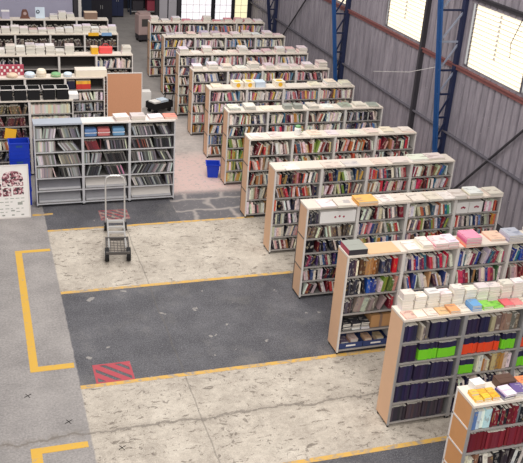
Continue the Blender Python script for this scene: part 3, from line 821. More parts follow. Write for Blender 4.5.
# on the top of the shelving beside the hardboard sheet
y0, xs0, n, w, L = LEFT[2]
x = at(90, 70, HT + .1).x
carton('carton', 'large cream carton on the shelving next to the hardboard sheet', 'box', x, y0 + .2, HT + .001, .80, .36, .17, 'c_cream', 'top')
r = thing('red_white_carton', 'red and white patterned carton on the shelving above the black bins', 'box', (at(10, 66, HT + .2).x, y0 + .325, HT + .001), 0)
MB().box(-.33, .33, -.055, .055, 0, .26).build('box_body', M['c_redpink'], r)
f = MB()
for i in range(9):
    for j in range(3):
        if (i + j) % 2: f.box(-.31 + i * .07, -.26 + i * .07, -.057, -.0555, .02 + j * .08, .08 + j * .08)
f.build('printed_squares', M['white_paint'], r)
for q, (px, py, m, rr, hh, lab) in enumerate(((29, 72, 'c_palebl', .14, .12, 'pale blue wrapped bundle on the shelving above the black bins'), (40, 69, 'c_cream', .13, .2, 'round cream bundle with a pinkish base beside the pale blue one'), (55, 72, 'c_green', .135, .1, 'pale green wrapped bundle between the cream and the white ones'), (67, 72, 'c_palebl', .12, .1, 'pale white-blue bundle next to the large cream carton'), (12, 74, 'c_beige', .14, .1, 'peach wrapped bundle in front of the patterned carton'))):
    x = at(px, py, HT + hh / 2).x
    r = thing('wrapped_bundle', lab, 'bundle', (x, y0 + .125, HT + .001), 0, 'wrapped bundles above the black bins')
    b = MB(); b.tube([(0, 0, 0), (0, 0, hh * .25), (0, 0, hh * .6), (0, 0, hh * .88), (0, 0, hh)], [rr * .9, rr, rr * .97, rr * .82, rr * .6], 14)
    b.build('wrap', M[m], r)
    MB().tube([(0, 0, hh * .42), (0, 0, hh * .5)], [rr * 1.012, rr * 1.012], 14).build('tape', M['c_beige'], r)
# red and yellow sets inside the bay below the cream carton
zs2, p2 = levels(6, HT)
for q, (c, x0_, x1_, nm) in enumerate((('28283E', .06, .26, 'navy'), ('E4B040', .28, .66, 'yellow'))):
    fill(xs0 + 2 * w, y0, zs2[5], x0_, x1_, p2 - .06, P_(c), f'in the {nm} set under the large cream carton', tmin=.04, tmax=.05, hmin=.23, lean=0, rowy=y0, full=1.0, band=hexc('C84038') if nm == 'yellow' else None, titles=False)

# tops of the three rearmost shelvings
for k, pal in ((3, ('E8E0DC', 'E0D4D0', 'D8CCC4', 'E8DCD0', 'C8C0BC')), (4, ('E8E0DC', 'E4D8D4', 'D8CCC8', 'C8A8A0', 'E0D8DC')), (5, ('E4DCD8', 'D8D0D0', 'E8E2E0', 'C8C0C4'))):
    y0, xs0, n, w, L = LEFT[k]
    for q in range(15):
        x = xs0 + .25 + q * .27
        if x > xs0 + n * w - .15: break
        if k == 3 and 2.55 < x - xs0 < 3.80: continue
        if k == 5 and (x - xs0 < 2.3 or 3.2 < x - xs0 < 4.05): continue
        lay(x, y0 + .19, HT + .001, P_(*pal), f'{ordn(q + 1)} pile along the {LROW[k]}', rnd.randint(3, 6 if k == 3 else 5), .25, .3, .042, rnd.uniform(-.04, .04), rowy=y0)
y0, xs0 = LEFT[3][0], LEFT[3][1]
r = thing('carrier_bag', 'coral red carrier bag standing among white piles', 'bag', (at(103, 44, HT + .15).x, y0 + .18, HT + .001))
b = MB(); b.poly([(-.18, -.08), (.18, -.08), (.2, 0), (.18, .08), (-.18, .08), (-.2, 0)], 0, .2); b.build('bag_body', M['c_coral'], r, bevel=.03)
MB().tube([(-.09, 0, .2), (-.06, 0, .27), (.06, 0, .27), (.09, 0, .2)], .008, 6).build('handle', M['c_coral'], r)
r = carton('carton', 'mustard yellow box beside the coral red carrier bag', 'box', at(91, 44, HT + .1).x, y0 + .18, HT + .001, .19, .26, .2, 'c_yellow', 'c_beige')
y0 = LEFT[4][0]
for px, m, lab in ((93, 'c_yellow', 'yellow folder propped flat on the white pile, shelving with low white piles'), (106, 'c_blue', 'pale blue folder lying flat, shelving with low white piles')):
    r = thing('folder', lab, 'folder', (at(px, 33, HT).x, y0 - .006, HT - .06), 0)
    MB().box(-.16, .16, -.012, -.003, 0, .1).build('folder_sheet', M[m], r)
y0 = LEFT[5][0]
r = thing('picture_board', 'pale blue board with a dark round emblem leaning on the rearmost shelving', 'board', (at(39, 15, HT).x, y0 + .16, HT + .001))
MB().obox((0, .03, .182), (.30, .02, .36), Matrix.Rotation(math.radians(-8), 3, 'X')).build('board_sheet', M['c_palebl'], r)
MB().tube([(-.07, .012, .22), (-.07, .004, .2205)], .06, 16).tube([(-.07, .0035, .22), (-.07, .0025, .22)], .032, 16, 1).build('emblem', [M['navy_cabinet'], M['c_palebl']], r)
r = thing('table_clock', 'brown arched wooden case beside the pale blue board', 'case', (at(24, 15, HT).x, y0 + .18, HT + .001))
b = MB(); pts = [(-.16, 0), (.16, 0), (.12, .06), (.10, .2), (.06, .28), (-.06, .28), (-.10, .2), (-.12, .06)]
n0 = len(b.v); b.v += [(x, -.07, z) for x, z in pts] + [(x, .07, z) for x, z in pts]
b.f.append(tuple(range(8))); b.f.append(tuple(reversed(range(8, 16)))); b.mi += [0, 0]
for i in range(8): b.f.append((i, i + 8, (i + 1) % 8 + 8, (i + 1) % 8)); b.mi.append(0)
b.build('case_body', M['brown'], r)
MB().tube([(0, -.075, .17), (0, -.069, .17)], .055, 14).build('face', M['pinkish'], r)
r = carton('carton', 'grey-brown carton by the black column on the rearmost shelving', 'box', at(88, 10, HT + .15).x, y0 + .2, HT + .001, .42, .3, .22, 'tan_back', 'c_beige')
carton('carton', 'pale grey carton at the far frame side of the rearmost shelving', 'box', at(5, 13, HT + .1).x, y0 + .2, HT + .001, .25, .28, .24, 'c_lav', 'white_paint')

# orange folder leaning on the shelf of the end bay behind the crates
yb, xb, nb_, wb_, Lb = LEFT[1]
pf = at(10, 131, 1.25)
r = thing('folder', 'orange folder lying propped on the shelf behind the blue crates', 'folder', (at(10, 134, levels(6)[0][3]).x, yb - .03, levels(6)[0][3] + .006), 0)
MB().obox((0, .012, .12), (.26, .014, .25), Matrix.Rotation(math.radians(-4), 3, 'X') @ Matrix.Rotation(math.radians(10), 3, 'Y')).build('folder_sheet', M['c_yellow'], r)
# the hardboard sheet
r = thing('hardboard_sheet', 'upright tan hardboard sheet closing the end of the shelving', 'board', (-1.87, 14.55, 0))
MB().box(-.455, .455, 0, .02, .02, 1.93).build('sheet', M['hardboard'], r)
MB().box(-.475, -.456, -.005, .025, 0, 1.95).box(.456, .475, -.005, .025, 0, 1.95).box(-.456, .456, -.005, .025, 1.931, 1.95).build('frame', M['white_metal'], r)
MB().box(-.45, -.40, .03, .35, 0, .05).box(.40, .45, .03, .35, 0, .05).build('foot', M['black'], r)

# ------------------------------------------------------------------ emit the books
def book_mesh(recs, name, detailed=False, origin=None):
    V = []; F = []; C = []; T = []; U = []; MI = []
    page = (.72, .68, .60)
    for r in recs:
        Mx = r['M'] if origin is None else Matrix.Translation(-origin) @ r['M']
        t, d, h = r['t'], r['d'], r['h']
        idn = rnd.randint(0, 400)

        def bx(x0, x1, y0, y1, z0, z1, c, pagefaces=(), spine=None):
            n = len(V)
            V.extend(tuple(Mx @ Vector((x, y, z))) for z in (z0, z1) for y in (y0, y1) for x in (x0, x1))
            for fi, q in enumerate(((0, 2, 3, 1), (4, 5, 7, 6), (0, 1, 5, 4), (2, 6, 7, 3), (0, 4, 6, 2), (1, 3, 7, 5))):
                F.append(tuple(n + i for i in q))
                cc = page if fi in pagefaces else c
                C.extend([cc + (1,)] * 4)
                T.extend([(r['ti'] if fi not in pagefaces else page) + (1,)] * 4)
                if fi == spine:
                    if fi == 2: U.extend([(idn + .02, 0), (idn + .98, 0), (idn + .98, 1), (idn + .02, 1)])
                    else: U.extend([(idn + .02, 0.0), (idn + .98, 0.0), (idn + .98, 1), (idn + .02, 1)])
                else: U.extend([(idn + .5, -3)] * 4)
        ct = .003
        if not r['lying']:
            if detailed:
                bx(0, ct, 0, d, 0, h, r['c']); bx(t - ct, t, 0, d, 0, h, r['c']); bx(ct, t - ct, 0, ct, 0, h, r['c'], (), 2)
                bx(ct, t - ct, ct, d - .004, .004, h - .004, page)
            else: bx(0, t, 0, d, 0, h, r['c'], (0, 1, 3), 2)
            if r['band']:
                bx(-.0005, t + .0005, -.002, d * .5, h * .02, h * .62, r['band'])
        else:
            if detailed:
                bx(0, t, 0, d, 0, ct, r['c']); bx(0, t, 0, d, h - ct, h, r['c'], (), 1); bx(0, ct, 0, d, ct, h - ct, r['c'])
                bx(ct, t - .003, .003, d - .003, ct, h - ct, page)
            else: bx(0, t, 0, d, 0, h, r['c'], (2, 3, 5), 1)
    me = bpy.data.meshes.new(name); me.from_pydata(V, [], F); me.update()
    a = me.color_attributes.new('cover', 'FLOAT_COLOR', 'CORNER'); a.data.foreach_set('color', [x for c in C for x in c])
    a2 = me.color_attributes.new('title', 'FLOAT_COLOR', 'CORNER'); a2.data.foreach_set('color', [x for c in T for x in c])
    uv = me.uv_layers.new(name='spine'); uv.data.foreach_set('uv', [x for c in U for x in c])
    me.materials.append(BOOKM)
    return me


GROUPS = {'book': 'books on the shelves and in the piles', 'magazine': 'magazines in the metal racks', 'binder': 'cream binders behind the magazine racks'}
STUFF = {'book': ('remaining_books', 'the many smaller books packed on shelves and piled on tops'), 'magazine': ('remaining_magazines', 'the remaining thin magazines leaning in the metal racks')}
used = set()
for kind in ('book', 'magazine', 'binder'):
    rs = sorted([r for r in BOOKS if r['kind'] == kind], key=lambda r: -r['a'])
    print('BOOKS', kind, len(rs), round(rs[min(299, len(rs) - 1)]['a'], 2))
    for r in rs[:298]:
        org = r['M'] @ Vector((r['t'] / 2, r['d'] / 2, 0))
        o = link(kind, book_mesh([r], kind, True, org), None, org)
        lab = r['label']
        lab = ' '.join(lab.split())
        if lab in used: print('DUP', lab)
        used.add(lab)
        if len(lab.split()) > 16: print('LONG', len(lab.split()), lab)
        tag(o, lab, kind, GROUPS[kind])
    if rs[298:]:
        o = link(STUFF[kind][0], book_mesh(rs[298:], kind))
        tag(o, STUFF[kind][1], kind + 's', None, 'stuff')

# ------------------------------------------------------------------ things standing on the floor
# platform truck
px0 = at(116.5, 257, 0).x
t = thing('platform_truck', 'aluminium platform hand truck with black wheels standing on the bare concrete strip', 'hand truck', (-3.17, 7.60, 0), math.radians(-7))
RH = .24
for s in (-.17, .17):
    MB().tube([(s, .10, RH), (s, .9, RH), (s, 1.50, RH)], .02, 8).build('side_rail', M['aluminium'], t)
b = MB(); b.tube([(-.20, 1.50, .12), (-.20, 1.52, .5), (-.20, 1.56, 1.08), (-.18, 1.57, 1.17), (-.10, 1.57, 1.21), (.10, 1.57, 1.21), (.18, 1.57, 1.17), (.20, 1.56, 1.08), (.20, 1.52, .5), (.20, 1.50, .12)], .018, 8)
b.build('handle', M['aluminium'], t)
for yy, hw in ((.80, .03), (1.06, .035), (1.36, .05)):
    MB().box(-.175, .175, yy - hw, yy + hw, RH - .012, RH + .022).build('cross_bar', M['aluminium'], t)
b = MB()
b.box(-.235, .235, .50, .56, RH - .03, RH + .02); b.box(-.235, .235, -.14, -.10, RH - .03, RH + .01)
for xx in (-.235, .205): b.box(xx, xx + .03, -.10, .50, RH - .03, RH + .01)
for q in range(1, 6): b.box(-.205 + q * .068 - .006, -.205 + q * .068 + .006, -.10, .50, RH - .02, RH - .005)
for q in range(1, 8): b.box(-.205, .205, -.10 + q * .075 - .005, -.10 + q * .075 + .005, RH - .0045, RH + .004)
b.build('deck_grid', M['dark_plate'], t)
for s in (-1, 1):
    for yy, rr, xx in ((.0, .14, .215), (1.42, .09, .2)):
        w_ = MB(); w_.tube([(s * (xx - .04), yy, rr), (s * (xx + .04), yy, rr)], rr - .001, 20); wo = w_.build('wheel', M['black'], t)
        MB().tube([(s * (xx - .044), yy, rr), (s * (xx + .044), yy, rr)], rr * .45, 14).build('hub', M['aluminium'], wo)
        MB().bar((s * (xx - .05), yy, rr), (s * (xx - .05), yy, RH), .008, .05).build('fork', M['dark_plate'], t)
MB().tube([(-.19, 0, .14), (.19, 0, .14)], .012, 8).build('axle', M['dark_plate'], t)

# blue tub against the bookcase ends
t = thing('plastic_tub', 'bright blue plastic tub on the floor beside the seventh row', 'tub', (-.10, 11.78, 0), -.2)
b = MB(); w0, w1, d0, d1, h = .125, .165, .12, .16, .36
def ring(b, a, c, z): b.v += [(-a, -c, z), (a, -c, z), (a, c, z), (-a, c, z)]
for (a, c, z) in ((w0, d0, 0), (w1, d1, h), (w1 - .012, d1 - .012, h), (w0 - .012, d0 - .012, .015)): ring(b, a, c, z)
b.f.append((3, 2, 1, 0))
for lvl in range(3):
    for i in range(4):
        j = (i + 1) % 4; b.f.append((lvl * 4 + i, lvl * 4 + j, lvl * 4 + 4 + j, lvl * 4 + 4 + i))
b.f.append((12, 13, 14, 15)); b.mi = [0] * len(b.f)
b.build('tub_body', M['blue_plastic'], t)
b = MB(); b.box(-.18, .18, -.175, -.158, h - .02, h + .004); b.box(-.18, .18, .158, .175, h - .02, h + .004); b.box(-.18, -.163, -.158, .158, h - .02, h + .004); b.box(.163, .18, -.158, .158, h - .02, h + .004)
b.build('rim', M['blue_plastic'], t)

# stack of blue crates by the magazine rack
def crate(z, lab):
    r = thing('plastic_crate', lab, 'crate', (-4.84, 10.80, z), 0, 'blue crates stacked behind the poster')
    a, d, h, e = .215, .17, .372, .014
    b = MB(); b.box(-a, a, -d, d, .004, .018); b.box(-a, a, -d, -d + e, .018, h); b.box(-a, a, d - e, d, .018, h); b.box(-a, -a + e, -d + e, d - e, .018, h); b.box(a - e, a, -d + e, d - e, .018, h)
    for zz in (.10, .20): b.box(-a - .005, a + .005, -d - .005, -d, zz, zz + .012)
    b.build('crate_body', M['blue_plastic'], r)
    b = MB(); b.box(-a - .012, a + .012, -d - .012, -d - .0005, h - .03, h); b.box(-a - .012, a + .012, d + .0005, d + .012, h - .03, h); b.box(-a - .012, -a - .0005, -d, d, h - .03, h); b.box(a + .0005, a + .012, -d, d, h - .03, h)
    b.build('rim', M['blue_plastic'], r)
    MB().box(-.07, .07, -d - .006, -d - .0006, h - .10, h - .055).build('hand_hole', M['truss_blue'], r)
crate(0, 'blue plastic crate at the bottom of the stack, mostly behind the poster')
crate(.373, 'blue plastic crate second up in the stack hidden behind the poster')
crate(.746, 'blue plastic crate third up in the stack, just above the poster')
crate(1.119, 'topmost blue plastic crate of the stack behind the poster')

# framed poster leaning against the crates
t = thing('framed_poster', 'white framed poster with a red picture collage leaning on the blue crates', 'poster', (-5.16, 9.97, 0))
t.rotation_euler = (math.radians(-9), 0, 0)
W, H = .45, 1.19
MB().box(-W, W, 0, .012, .03, H - .03).build('sheet', M['poster_white'] if 'poster_white' in M else M['white_paint'], t)
b = MB(); b.box(-W - .012, W + .012, -.008, .02, 0, .03); b.box(-W - .012, W + .012, -.008, .02, H - .03, H); b.box(-W - .012, -W + .018, -.008, .02, .03, H - .03); b.box(W - .018, W + .012, -.008, .02, .03, H - .03)
b.build('frame', M['white_metal'], t)
M['collage'], nt, bs = new_mat('picture_collage')
vo = nt.nodes.new('ShaderNodeTexVoronoi'); vo.inputs['Scale'].default_value = 26
tc = nt.nodes.new('ShaderNodeTexCoord'); nt.links.new(tc.outputs['Object'], vo.inputs['Vector'])
cr = nt.nodes.new('ShaderNodeValToRGB'); sp = nt.nodes.new('ShaderNodeSeparateColor'); nt.links.new(vo.outputs['Color'], sp.inputs[0]); nt.links.new(sp.outputs[0], cr.inputs[0])
cr.color_ramp.interpolation = 'CONSTANT'
els = cr.color_ramp.elements
for i, h in enumerate(('6A2A38', 'B88A90', '3A2A30', 'D8C0C0', '8A4A58', 'E0D4D0')):
    e = els[i] if i < 2 else els.new(i / 6)
    e.position = i / 6; e.color = hexc(h) + (1,)
nt.links.new(cr.outputs[0], bs.inputs['Base Color'])
b = MB()
def flat(b, x0, x1, z0, z1): b.box(x0, x1, -.002, 0, z0, z1)
arch = [(-.10, .72), (.34, .72), (.34, .92), (.31, .99), (.24, 1.04), (.12, 1.06), (0, 1.04), (-.07, .99), (-.10, .92)]
n0 = len(b.v); b.v += [(x, -.002, z) for x, z in arch]; b.f.append(tuple(range(n0, n0 + 9))); b.mi.append(0)
flat(b, -.23, -.12, .50, .78); flat(b, -.42, -.36, .76, .79); flat(b, -.10, .08, .50, .69); flat(b, .12, .34, .53, .69); flat(b, -.42, -.25, .52, .74); flat(b, -.40, -.14, .80, 1.0)
b.build('pictures', M['collage'], t)
b = MB()
for i in range(5):
    for j in range(7):
        x = -.40 + j * .112
        if rnd.random() < .75: flat(b, x, x + rnd.uniform(.03, .085), .44 - i * .075, .455 - i * .075)
for j in range(4): flat(b, -.34 + j * .2, -.28 + j * .2, .06, .09)
flat(b, .20, .30, .30, .36); flat(b, .05, .13, .16, .19)
b.build('lettering', M['c_grey'], t)

# dark trolley and white carton on the floor beyond the racks
t = thing('flat_trolley', 'black low trolley carrying white parcels on the floor behind the magazine racks', 'trolley', (-.36, 17.2, 0), .5)
MB().box(-.36, .36, -.22, .22, .14, .20).box(-.36, .36, -.22, -.2, .2, .34).box(-.36, .36, .2, .22, .2, .34).box(-.36, -.34, -.2, .2, .2, .34).box(.34, .36, -.2, .2, .2, .34).build('deck', M['black'], t)
MB().tube([(.35, -.17, .3), (.42, -.17, .62), (.42, .17, .62), (.35, .17, .3)], .018, 8).build('handle', M['black'], t)
for sx in (-.27, .27):
    for sy in (-.15, .15):
        MB().tube([(sx, sy - .02, .07), (sx, sy + .02, .07)], .07, 14).build('wheel', M['black'], t)
for q, (dx, dy, w_, lab) in enumerate(((-.19, 0, .26, 'white parcel at the low end of the black trolley'), (.13, .03, .28, 'grey-white parcel by the handle of the black trolley'))):
    c, s_ = math.cos(.5), math.sin(.5)
    carton('parcel', lab, 'parcel', -.36 + dx * c - dy * s_, 17.2 + dx * s_ + dy * c, .2005, w_, .28, .17, 'c_palebl' if q else 'white_paint', None, .5)
carton('carton', 'tall white carton on the floor beside the black trolley', 'box', -.72, 17.75, 0, .36, .3, .5, 'white_paint')

# wheeled machine far down the aisle
t = thing('wheeled_cabinet', 'pink-beige wheeled cabinet with a dark opening far down the aisle', 'cabinet', (.88, 26.5, 0), .15)
MB().box(-.28, .28, -.25, .25, .28, 1.08).build('body', M['pinkish'], t, bevel=.03)
MB().box(-.15, .15, -.254, -.2, .62, .92).build('opening', M['dark_plate'], t)
MB().box(-.26, .26, -.28, .24, .1, .28).build('base', M['c_dark'], t)
MB().box(-.22, .22, -.2, .2, 1.08, 1.16).build('lid', M['pinkish'], t)
for sx in (-.2, .2):
    for sy in (-.18, .18): MB().tube([(sx - .03, sy, .06), (sx + .03, sy, .06)], .06, 12).build('wheel', M['black'], t)

# far bay: pallet racking and dark cabinets
t = thing('storage_rack', 'dark framed storage rack with reddish cartons at the far end of the aisle', 'rack', (2.0, 31.6, 0))
for sx in (-.75, .75):
    for sy in (0, .6): MB().box(sx - .035, sx + .035, sy - .03, sy + .03, 0, 2.4).build('upright', M['navy_cabinet'], t)
for z in (.12, .75, 1.4, 2.1): MB().box(-.75, .75, -.03, .63, z, z + .05).build('beam', M['grey_metal'] if z < .2 else M['truss_navy'], t)
for q, (x, z, w_, m, lab) in enumerate(((-.4, .171, .5, 'c_dark', 'dark carton on the lowest level of the far storage rack'), (.3, .171, .55, 'c_redpink', 'reddish carton on the lowest level of the far storage rack'), (-.3, .801, .6, 'brown', 'brown carton on the second level of the far storage rack'), (.38, .801, .45, 'c_redpink', 'reddish carton on the second level of the far storage rack'))):
    carton('carton', lab, 'box', 2.0 + x, 31.9, z, w_, .5, .45, m)
for q, (x, y, w_, hh, m, lab) in enumerate(((-1.35, 28.6, .9, 1.5, 'navy_cabinet', 'dark navy cabinet beside the black column at the far end'), (-.35, 29.6, .9, 1.3, 'dark_wall', 'black cabinet between the navy and the blue ones at the far end'), (.55, 31.0, .55, 1.4, 'truss_navy', 'dark blue cabinet next to the far storage rack'))):
    t = thing('steel_cabinet', lab, 'cabinet', (x, y, 0), 0, 'dark cabinets at the far end')
    MB().box(-w_ / 2, w_ / 2, 0, .5, .06, hh).build('body', M[m], t)
    for s in (0, 1):
        dd = MB().box(-w_ / 2 + .01 + s * w_ / 2, -w_ / 2 - .01 + (s + 1) * w_ / 2, -.018, -.001, .08, hh - .02).build('door', M[m], t)
        MB().box((-.05, .03)[s], (-.03, .05)[s], -.035, -.018, hh * .5, hh * .62).build('handle', M['grey_metal'], dd)
    MB().box(-w_ / 2, w_ / 2, .01, .5, 0, .06).build('base', M['black'], t)

# ------------------------------------------------------------------ floor
def floor_material():
    m, nt, b = new_mat('warehouse_floor')
    L = nt.links
    tc = nt.nodes.new('ShaderNodeTexCoord'); sep = nt.nodes.new('ShaderNodeSeparateXYZ'); L.new(tc.outputs['Object'], sep.inputs[0])
    X, Y = sep.outputs[0], sep.outputs[1]

    def mt(op, a, bb=None, cl=False):
        n = nt.nodes.new('ShaderNodeMath'); n.operation = op; n.use_clamp = cl
        for i, v in enumerate((a, bb)):
            if v is None: continue
            if isinstance(v, (int, float)): n.inputs[i].default_value = v
            else: L.new(v, n.inputs[i])
        return n.outputs[0]

    def noise(scale, detail=5, rough=.6, vec=None, dist=0):
        n = nt.nodes.new('ShaderNodeTexNoise'); n.inputs['Scale'].default_value = scale; n.inputs['Detail'].default_value = detail
        n.inputs['Roughness'].default_value = rough; n.inputs['Distortion'].default_value = dist
        L.new(vec or tc.outputs['Object'], n.inputs['Vector']); return n.outputs['Fac']

    def ramp(v, stops):
        r = nt.nodes.new('ShaderNodeValToRGB'); L.new(v, r.inputs[0]); e = r.color_ramp.elements
        for i, (p, h) in enumerate(stops):
            q = e[i] if i < 2 else e.new(p)
            q.position = p; q.color = hexc(h) + (1,)
        return r.outputs[0]

    def mix(f, a, c):
        n = nt.nodes.new('ShaderNodeMixRGB')
        L.new(f, n.inputs[0]) if not isinstance(f, float) else setattr(n.inputs[0], 'default_value', f)
        for i, v in ((1, a), (2, c)):
            if isinstance(v, str): n.inputs[i].default_value = hexc(v) + (1,)
            else: L.new(v, n.inputs[i])
        return n.outputs[0]

    def band(v, lo, hi, soft=.02):
        a = mt('DIVIDE', mt('SUBTRACT', v, lo - soft), 2 * soft, True)
        c = mt('DIVIDE', mt('SUBTRACT', hi + soft, v), 2 * soft, True)
        return mt('MULTIPLY', a, c)
    n1 = noise(1.3, 6, .65); n2 = noise(9, 8, .75); n3 = noise(28, 4, .7); n4 = noise(.45, 3)
    stretch = nt.nodes.new('ShaderNodeMapping'); stretch.inputs['Scale'].default_value = (2.6, 6.0, 1); L.new(tc.outputs['Object'], stretch.inputs[0])
    ns = noise(1.6, 6, .7, stretch.outputs[0], .6)
    n5 = noise(60, 2, .6); n6 = noise(16, 3, .6, None, 1.5)
    # bare concrete with stains and chips
    light = ramp(mt('ADD', mt('MULTIPLY', n1, .55), mt('MULTIPLY', n2, .45)), ((.34, '8C8277'), (.44, 'AAA094'), (.53, 'BDB3A6'), (.64, 'CAC1B4')))
    chips = mt('MULTIPLY', mt('GREATER_THAN', ns, .60), mt('GREATER_THAN', noise(1.1, 2), .44))
    grime = mt('MULTIPLY', mt('SUBTRACT', noise(2.4, 7, .72, None, .8), .50), 4.0, True)
    light = mix(mt('MULTIPLY', grime, .55), light, '8A8076')
    light = mix(mt('MULTIPLY', mt('GREATER_THAN', n6, .60), .35), light, '9A9084')
    light = mix(mt('MULTIPLY', mt('GREATER_THAN', n5, .60), .40), light, '7E766C')
    light = mix(mt('MULTIPLY', mt('LESS_THAN', n5, .38), .45), light, 'DED6CA')
    light = mix(mt('MULTIPLY', chips, .8), light, '695F55')
    light = mix(mt('MULTIPLY', mt('MULTIPLY', mt('GREATER_THAN', noise(11, 3, .6, None, 1.0), .63), mt('GREATER_THAN', noise(.8, 2), .47)), .7), light, '665C54')
    # dark painted strips, dusty
    dark = ramp(mt('ADD', mt('MULTIPLY', n1, .5), mt('MULTIPLY', n3, .5)), ((.34, '333338'), (.46, '48474D'), (.56, '5A595E'), (.68, '767478')))
    scuff = mt('GREATER_THAN', noise(3.2, 3, .5), .70)
    dark = mix(mt('MULTIPLY', mt('GREATER_THAN', n5, .59), .45), dark, '8E8C8C')
    dark = mix(mt('MULTIPLY', mt('LESS_THAN', n5, .40), .5), dark, '343437')
    dark = mix(mt('MULTIPLY', mt('SUBTRACT', noise(1.0, 6, .7), .52), 2.2, True), dark, '84807C')
    dark = mix(mt('MULTIPLY', scuff, .6), dark, 'A8A29C')
    edge = mt('MULTIPLY', mt('SUBTRACT', noise(5, 5), .5), .10)
    Yw = mt('ADD', Y, edge)
    f_light = mt('ADD', band(Yw, 1.04, 3.46), band(Yw, 6.48, 9.18), True)
    c = mix(f_light, dark, light)
    # far part: greyer concrete with dark slabs and pale joints
    br = nt.nodes.new('ShaderNodeTexBrick'); br.inputs['Scale'].default_value = 1.0
    br.inputs['Brick Width'].default_value = .95; br.inputs['Row Height'].default_value = .62; br.inputs['Mortar Size'].default_value = .09; br.inputs['Mortar Smooth'].default_value = 1.0
    br.inputs['Color1'].default_value = hexc('5E5C60') + (1,); br.inputs['Color2'].default_value = hexc('6C686A') + (1,); br.inputs['Mortar'].default_value = hexc('98908C') + (1,)
    wv = nt.nodes.new('ShaderNodeVectorMath'); wv.operation = 'ADD'
    nv = nt.nodes.new('ShaderNodeTexNoise'); nv.inputs['Scale'].default_value = 3; L.new(tc.outputs['Object'], nv.inputs['Vector'])
    sc = nt.nodes.new('ShaderNodeVectorMath'); sc.operation = 'SCALE'; sc.inputs['Scale'].default_value = .30; L.new(nv.outputs['Color'], sc.inputs[0])
    L.new(tc.outputs['Object'], wv.inputs[0]); L.new(sc.outputs[0], wv.inputs[1]); L.new(wv.outputs[0], br.inputs['Vector'])
    slabs = mix(mt('MULTIPLY', mt('GREATER_THAN', n2, .58), .5), br.outputs['Color'], '9A9090')
    c = mix(mt('MULTIPLY', band(Y, 9.2, 10.75, .05), band(X, -1.55, 6, .06)), c, slabs)
    far = ramp(mt('ADD', mt('MULTIPLY', n1, .5), mt('MULTIPLY', n2, .5)), ((.32, '8E8682'), (.48, 'AAA19C'), (.64, 'C0B4AE')))
    pink = mix(mt('MULTIPLY', band(Y, 10.7, 13.3, .4), mt('GREATER_THAN', n2, .44)), far, 'C2A8A2')
    c = mix(band(Yw, 10.8, 16.5, .15), c, pink)
    deep = ramp(mt('ADD', mt('MULTIPLY', n1, .6), mt('MULTIPLY', n2, .4)), ((.32, '7E7876'), (.5, '96908C'), (.66, 'A49C98')))
    c = mix(band(Y, 16.5, 60, .6), c, deep)
    c = mix(mt('MULTIPLY', band(Yw, 9.2, 11.5, .06), mt('LESS_THAN', X, -1.5)), c, dark)
    # grey gangway in the foreground corner
    gang = ramp(mt('ADD', mt('MULTIPLY', n1, .45), mt('MULTIPLY', n3, .55)), ((.36, '767170'), (.48, '8E8987'), (.60, 'A19B98')))
    gang = mix(mt('MULTIPLY', mt('GREATER_THAN', n5, .60), .3), gang, '726E6C')
    gang = mix(mt('MULTIPLY', mt('SUBTRACT', noise(1.8, 6, .7), .52), 2.0, True), gang, '7E7A77')
    Xw = mt('ADD', X, mt('MULTIPLY', edge, .5))
    c = mix(band(Xw, -60, -4.41, .012), c, gang)
    # joint lengthwise, and a long crack across the strip
    jx = mt('ABSOLUTE', mt('ADD', mt('ADD', X, 2.75), mt('MULTIPLY', mt('SUBTRACT', noise(1.5), .5), .10)))
    c = mix(mt('MULTIPLY', mt('LESS_THAN', jx, .012), .45), c, '5E5852')
    cy = mt('ABSOLUTE', mt('ADD', mt('SUBTRACT', Y, 2.32), mt('MULTIPLY', mt('SUBTRACT', noise(1.6, 6, .7), .5), .5)))
    c = mix(mt('MULTIPLY', mt('SUBTRACT', 1.0, mt('DIVIDE', cy, .13), True), mt('MULTIPLY', mt('GREATER_THAN', n2, .47), .5)), c, '7A7066')
    c = mix(mt('MULTIPLY', mt('LESS_THAN', cy, mt('MULTIPLY', n1, .05)), .6), c, '6A625A')
    L.new(c, b.inputs['Base Color'])
    b.inputs['Roughness'].default_value = .62
    bp = nt.nodes.new('ShaderNodeBump'); bp.inputs['Strength'].default_value = .15; bp.inputs['Distance'].default_value = .02
    L.new(n2, bp.inputs['Height']); L.new(bp.outputs[0], b.inputs['Normal'])
    return m


XW = 5.6
struct(MB().box(-11, XW + .4, -12, 34, -.1, 0).build('floor', floor_material()))
trim_n = [0]


def trim(b, m):
    trim_n[0] += 1
    return struct(b.build(f'trim_{trim_n[0]}', m if not isinstance(m, str) else M[m]))


def line(x0, x1, y0, y1, m): return trim(MB().box(x0, x1, y0, y1, .0005, .003), m)


for y in (1.04, 3.46, 6.48): line(-4.41, 4.2, y - .045, y + .045, 'yellow_worn')
line(-4.41, .2, 9.16, 9.24, 'yellow_worn')
line(-4.66, -4.22, 10.02, 10.11, 'yellow_worn')
def bracket(pts): trim(MB().poly(pts, .0006, .0032), 'yellow_bright')
bracket([(-5.13, 8.36), (-4.44, 8.36), (-4.44, 8.25), (-5.0, 8.25), (-5.0, 4.16), (-4.44, 4.16), (-4.44, 4.02), (-5.13, 4.02)])
bracket([(-5.26, 2.16), (-4.47, 2.16), (-4.47, 2.03), (-5.11, 2.03), (-5.11, -3), (-5.26, -3)])


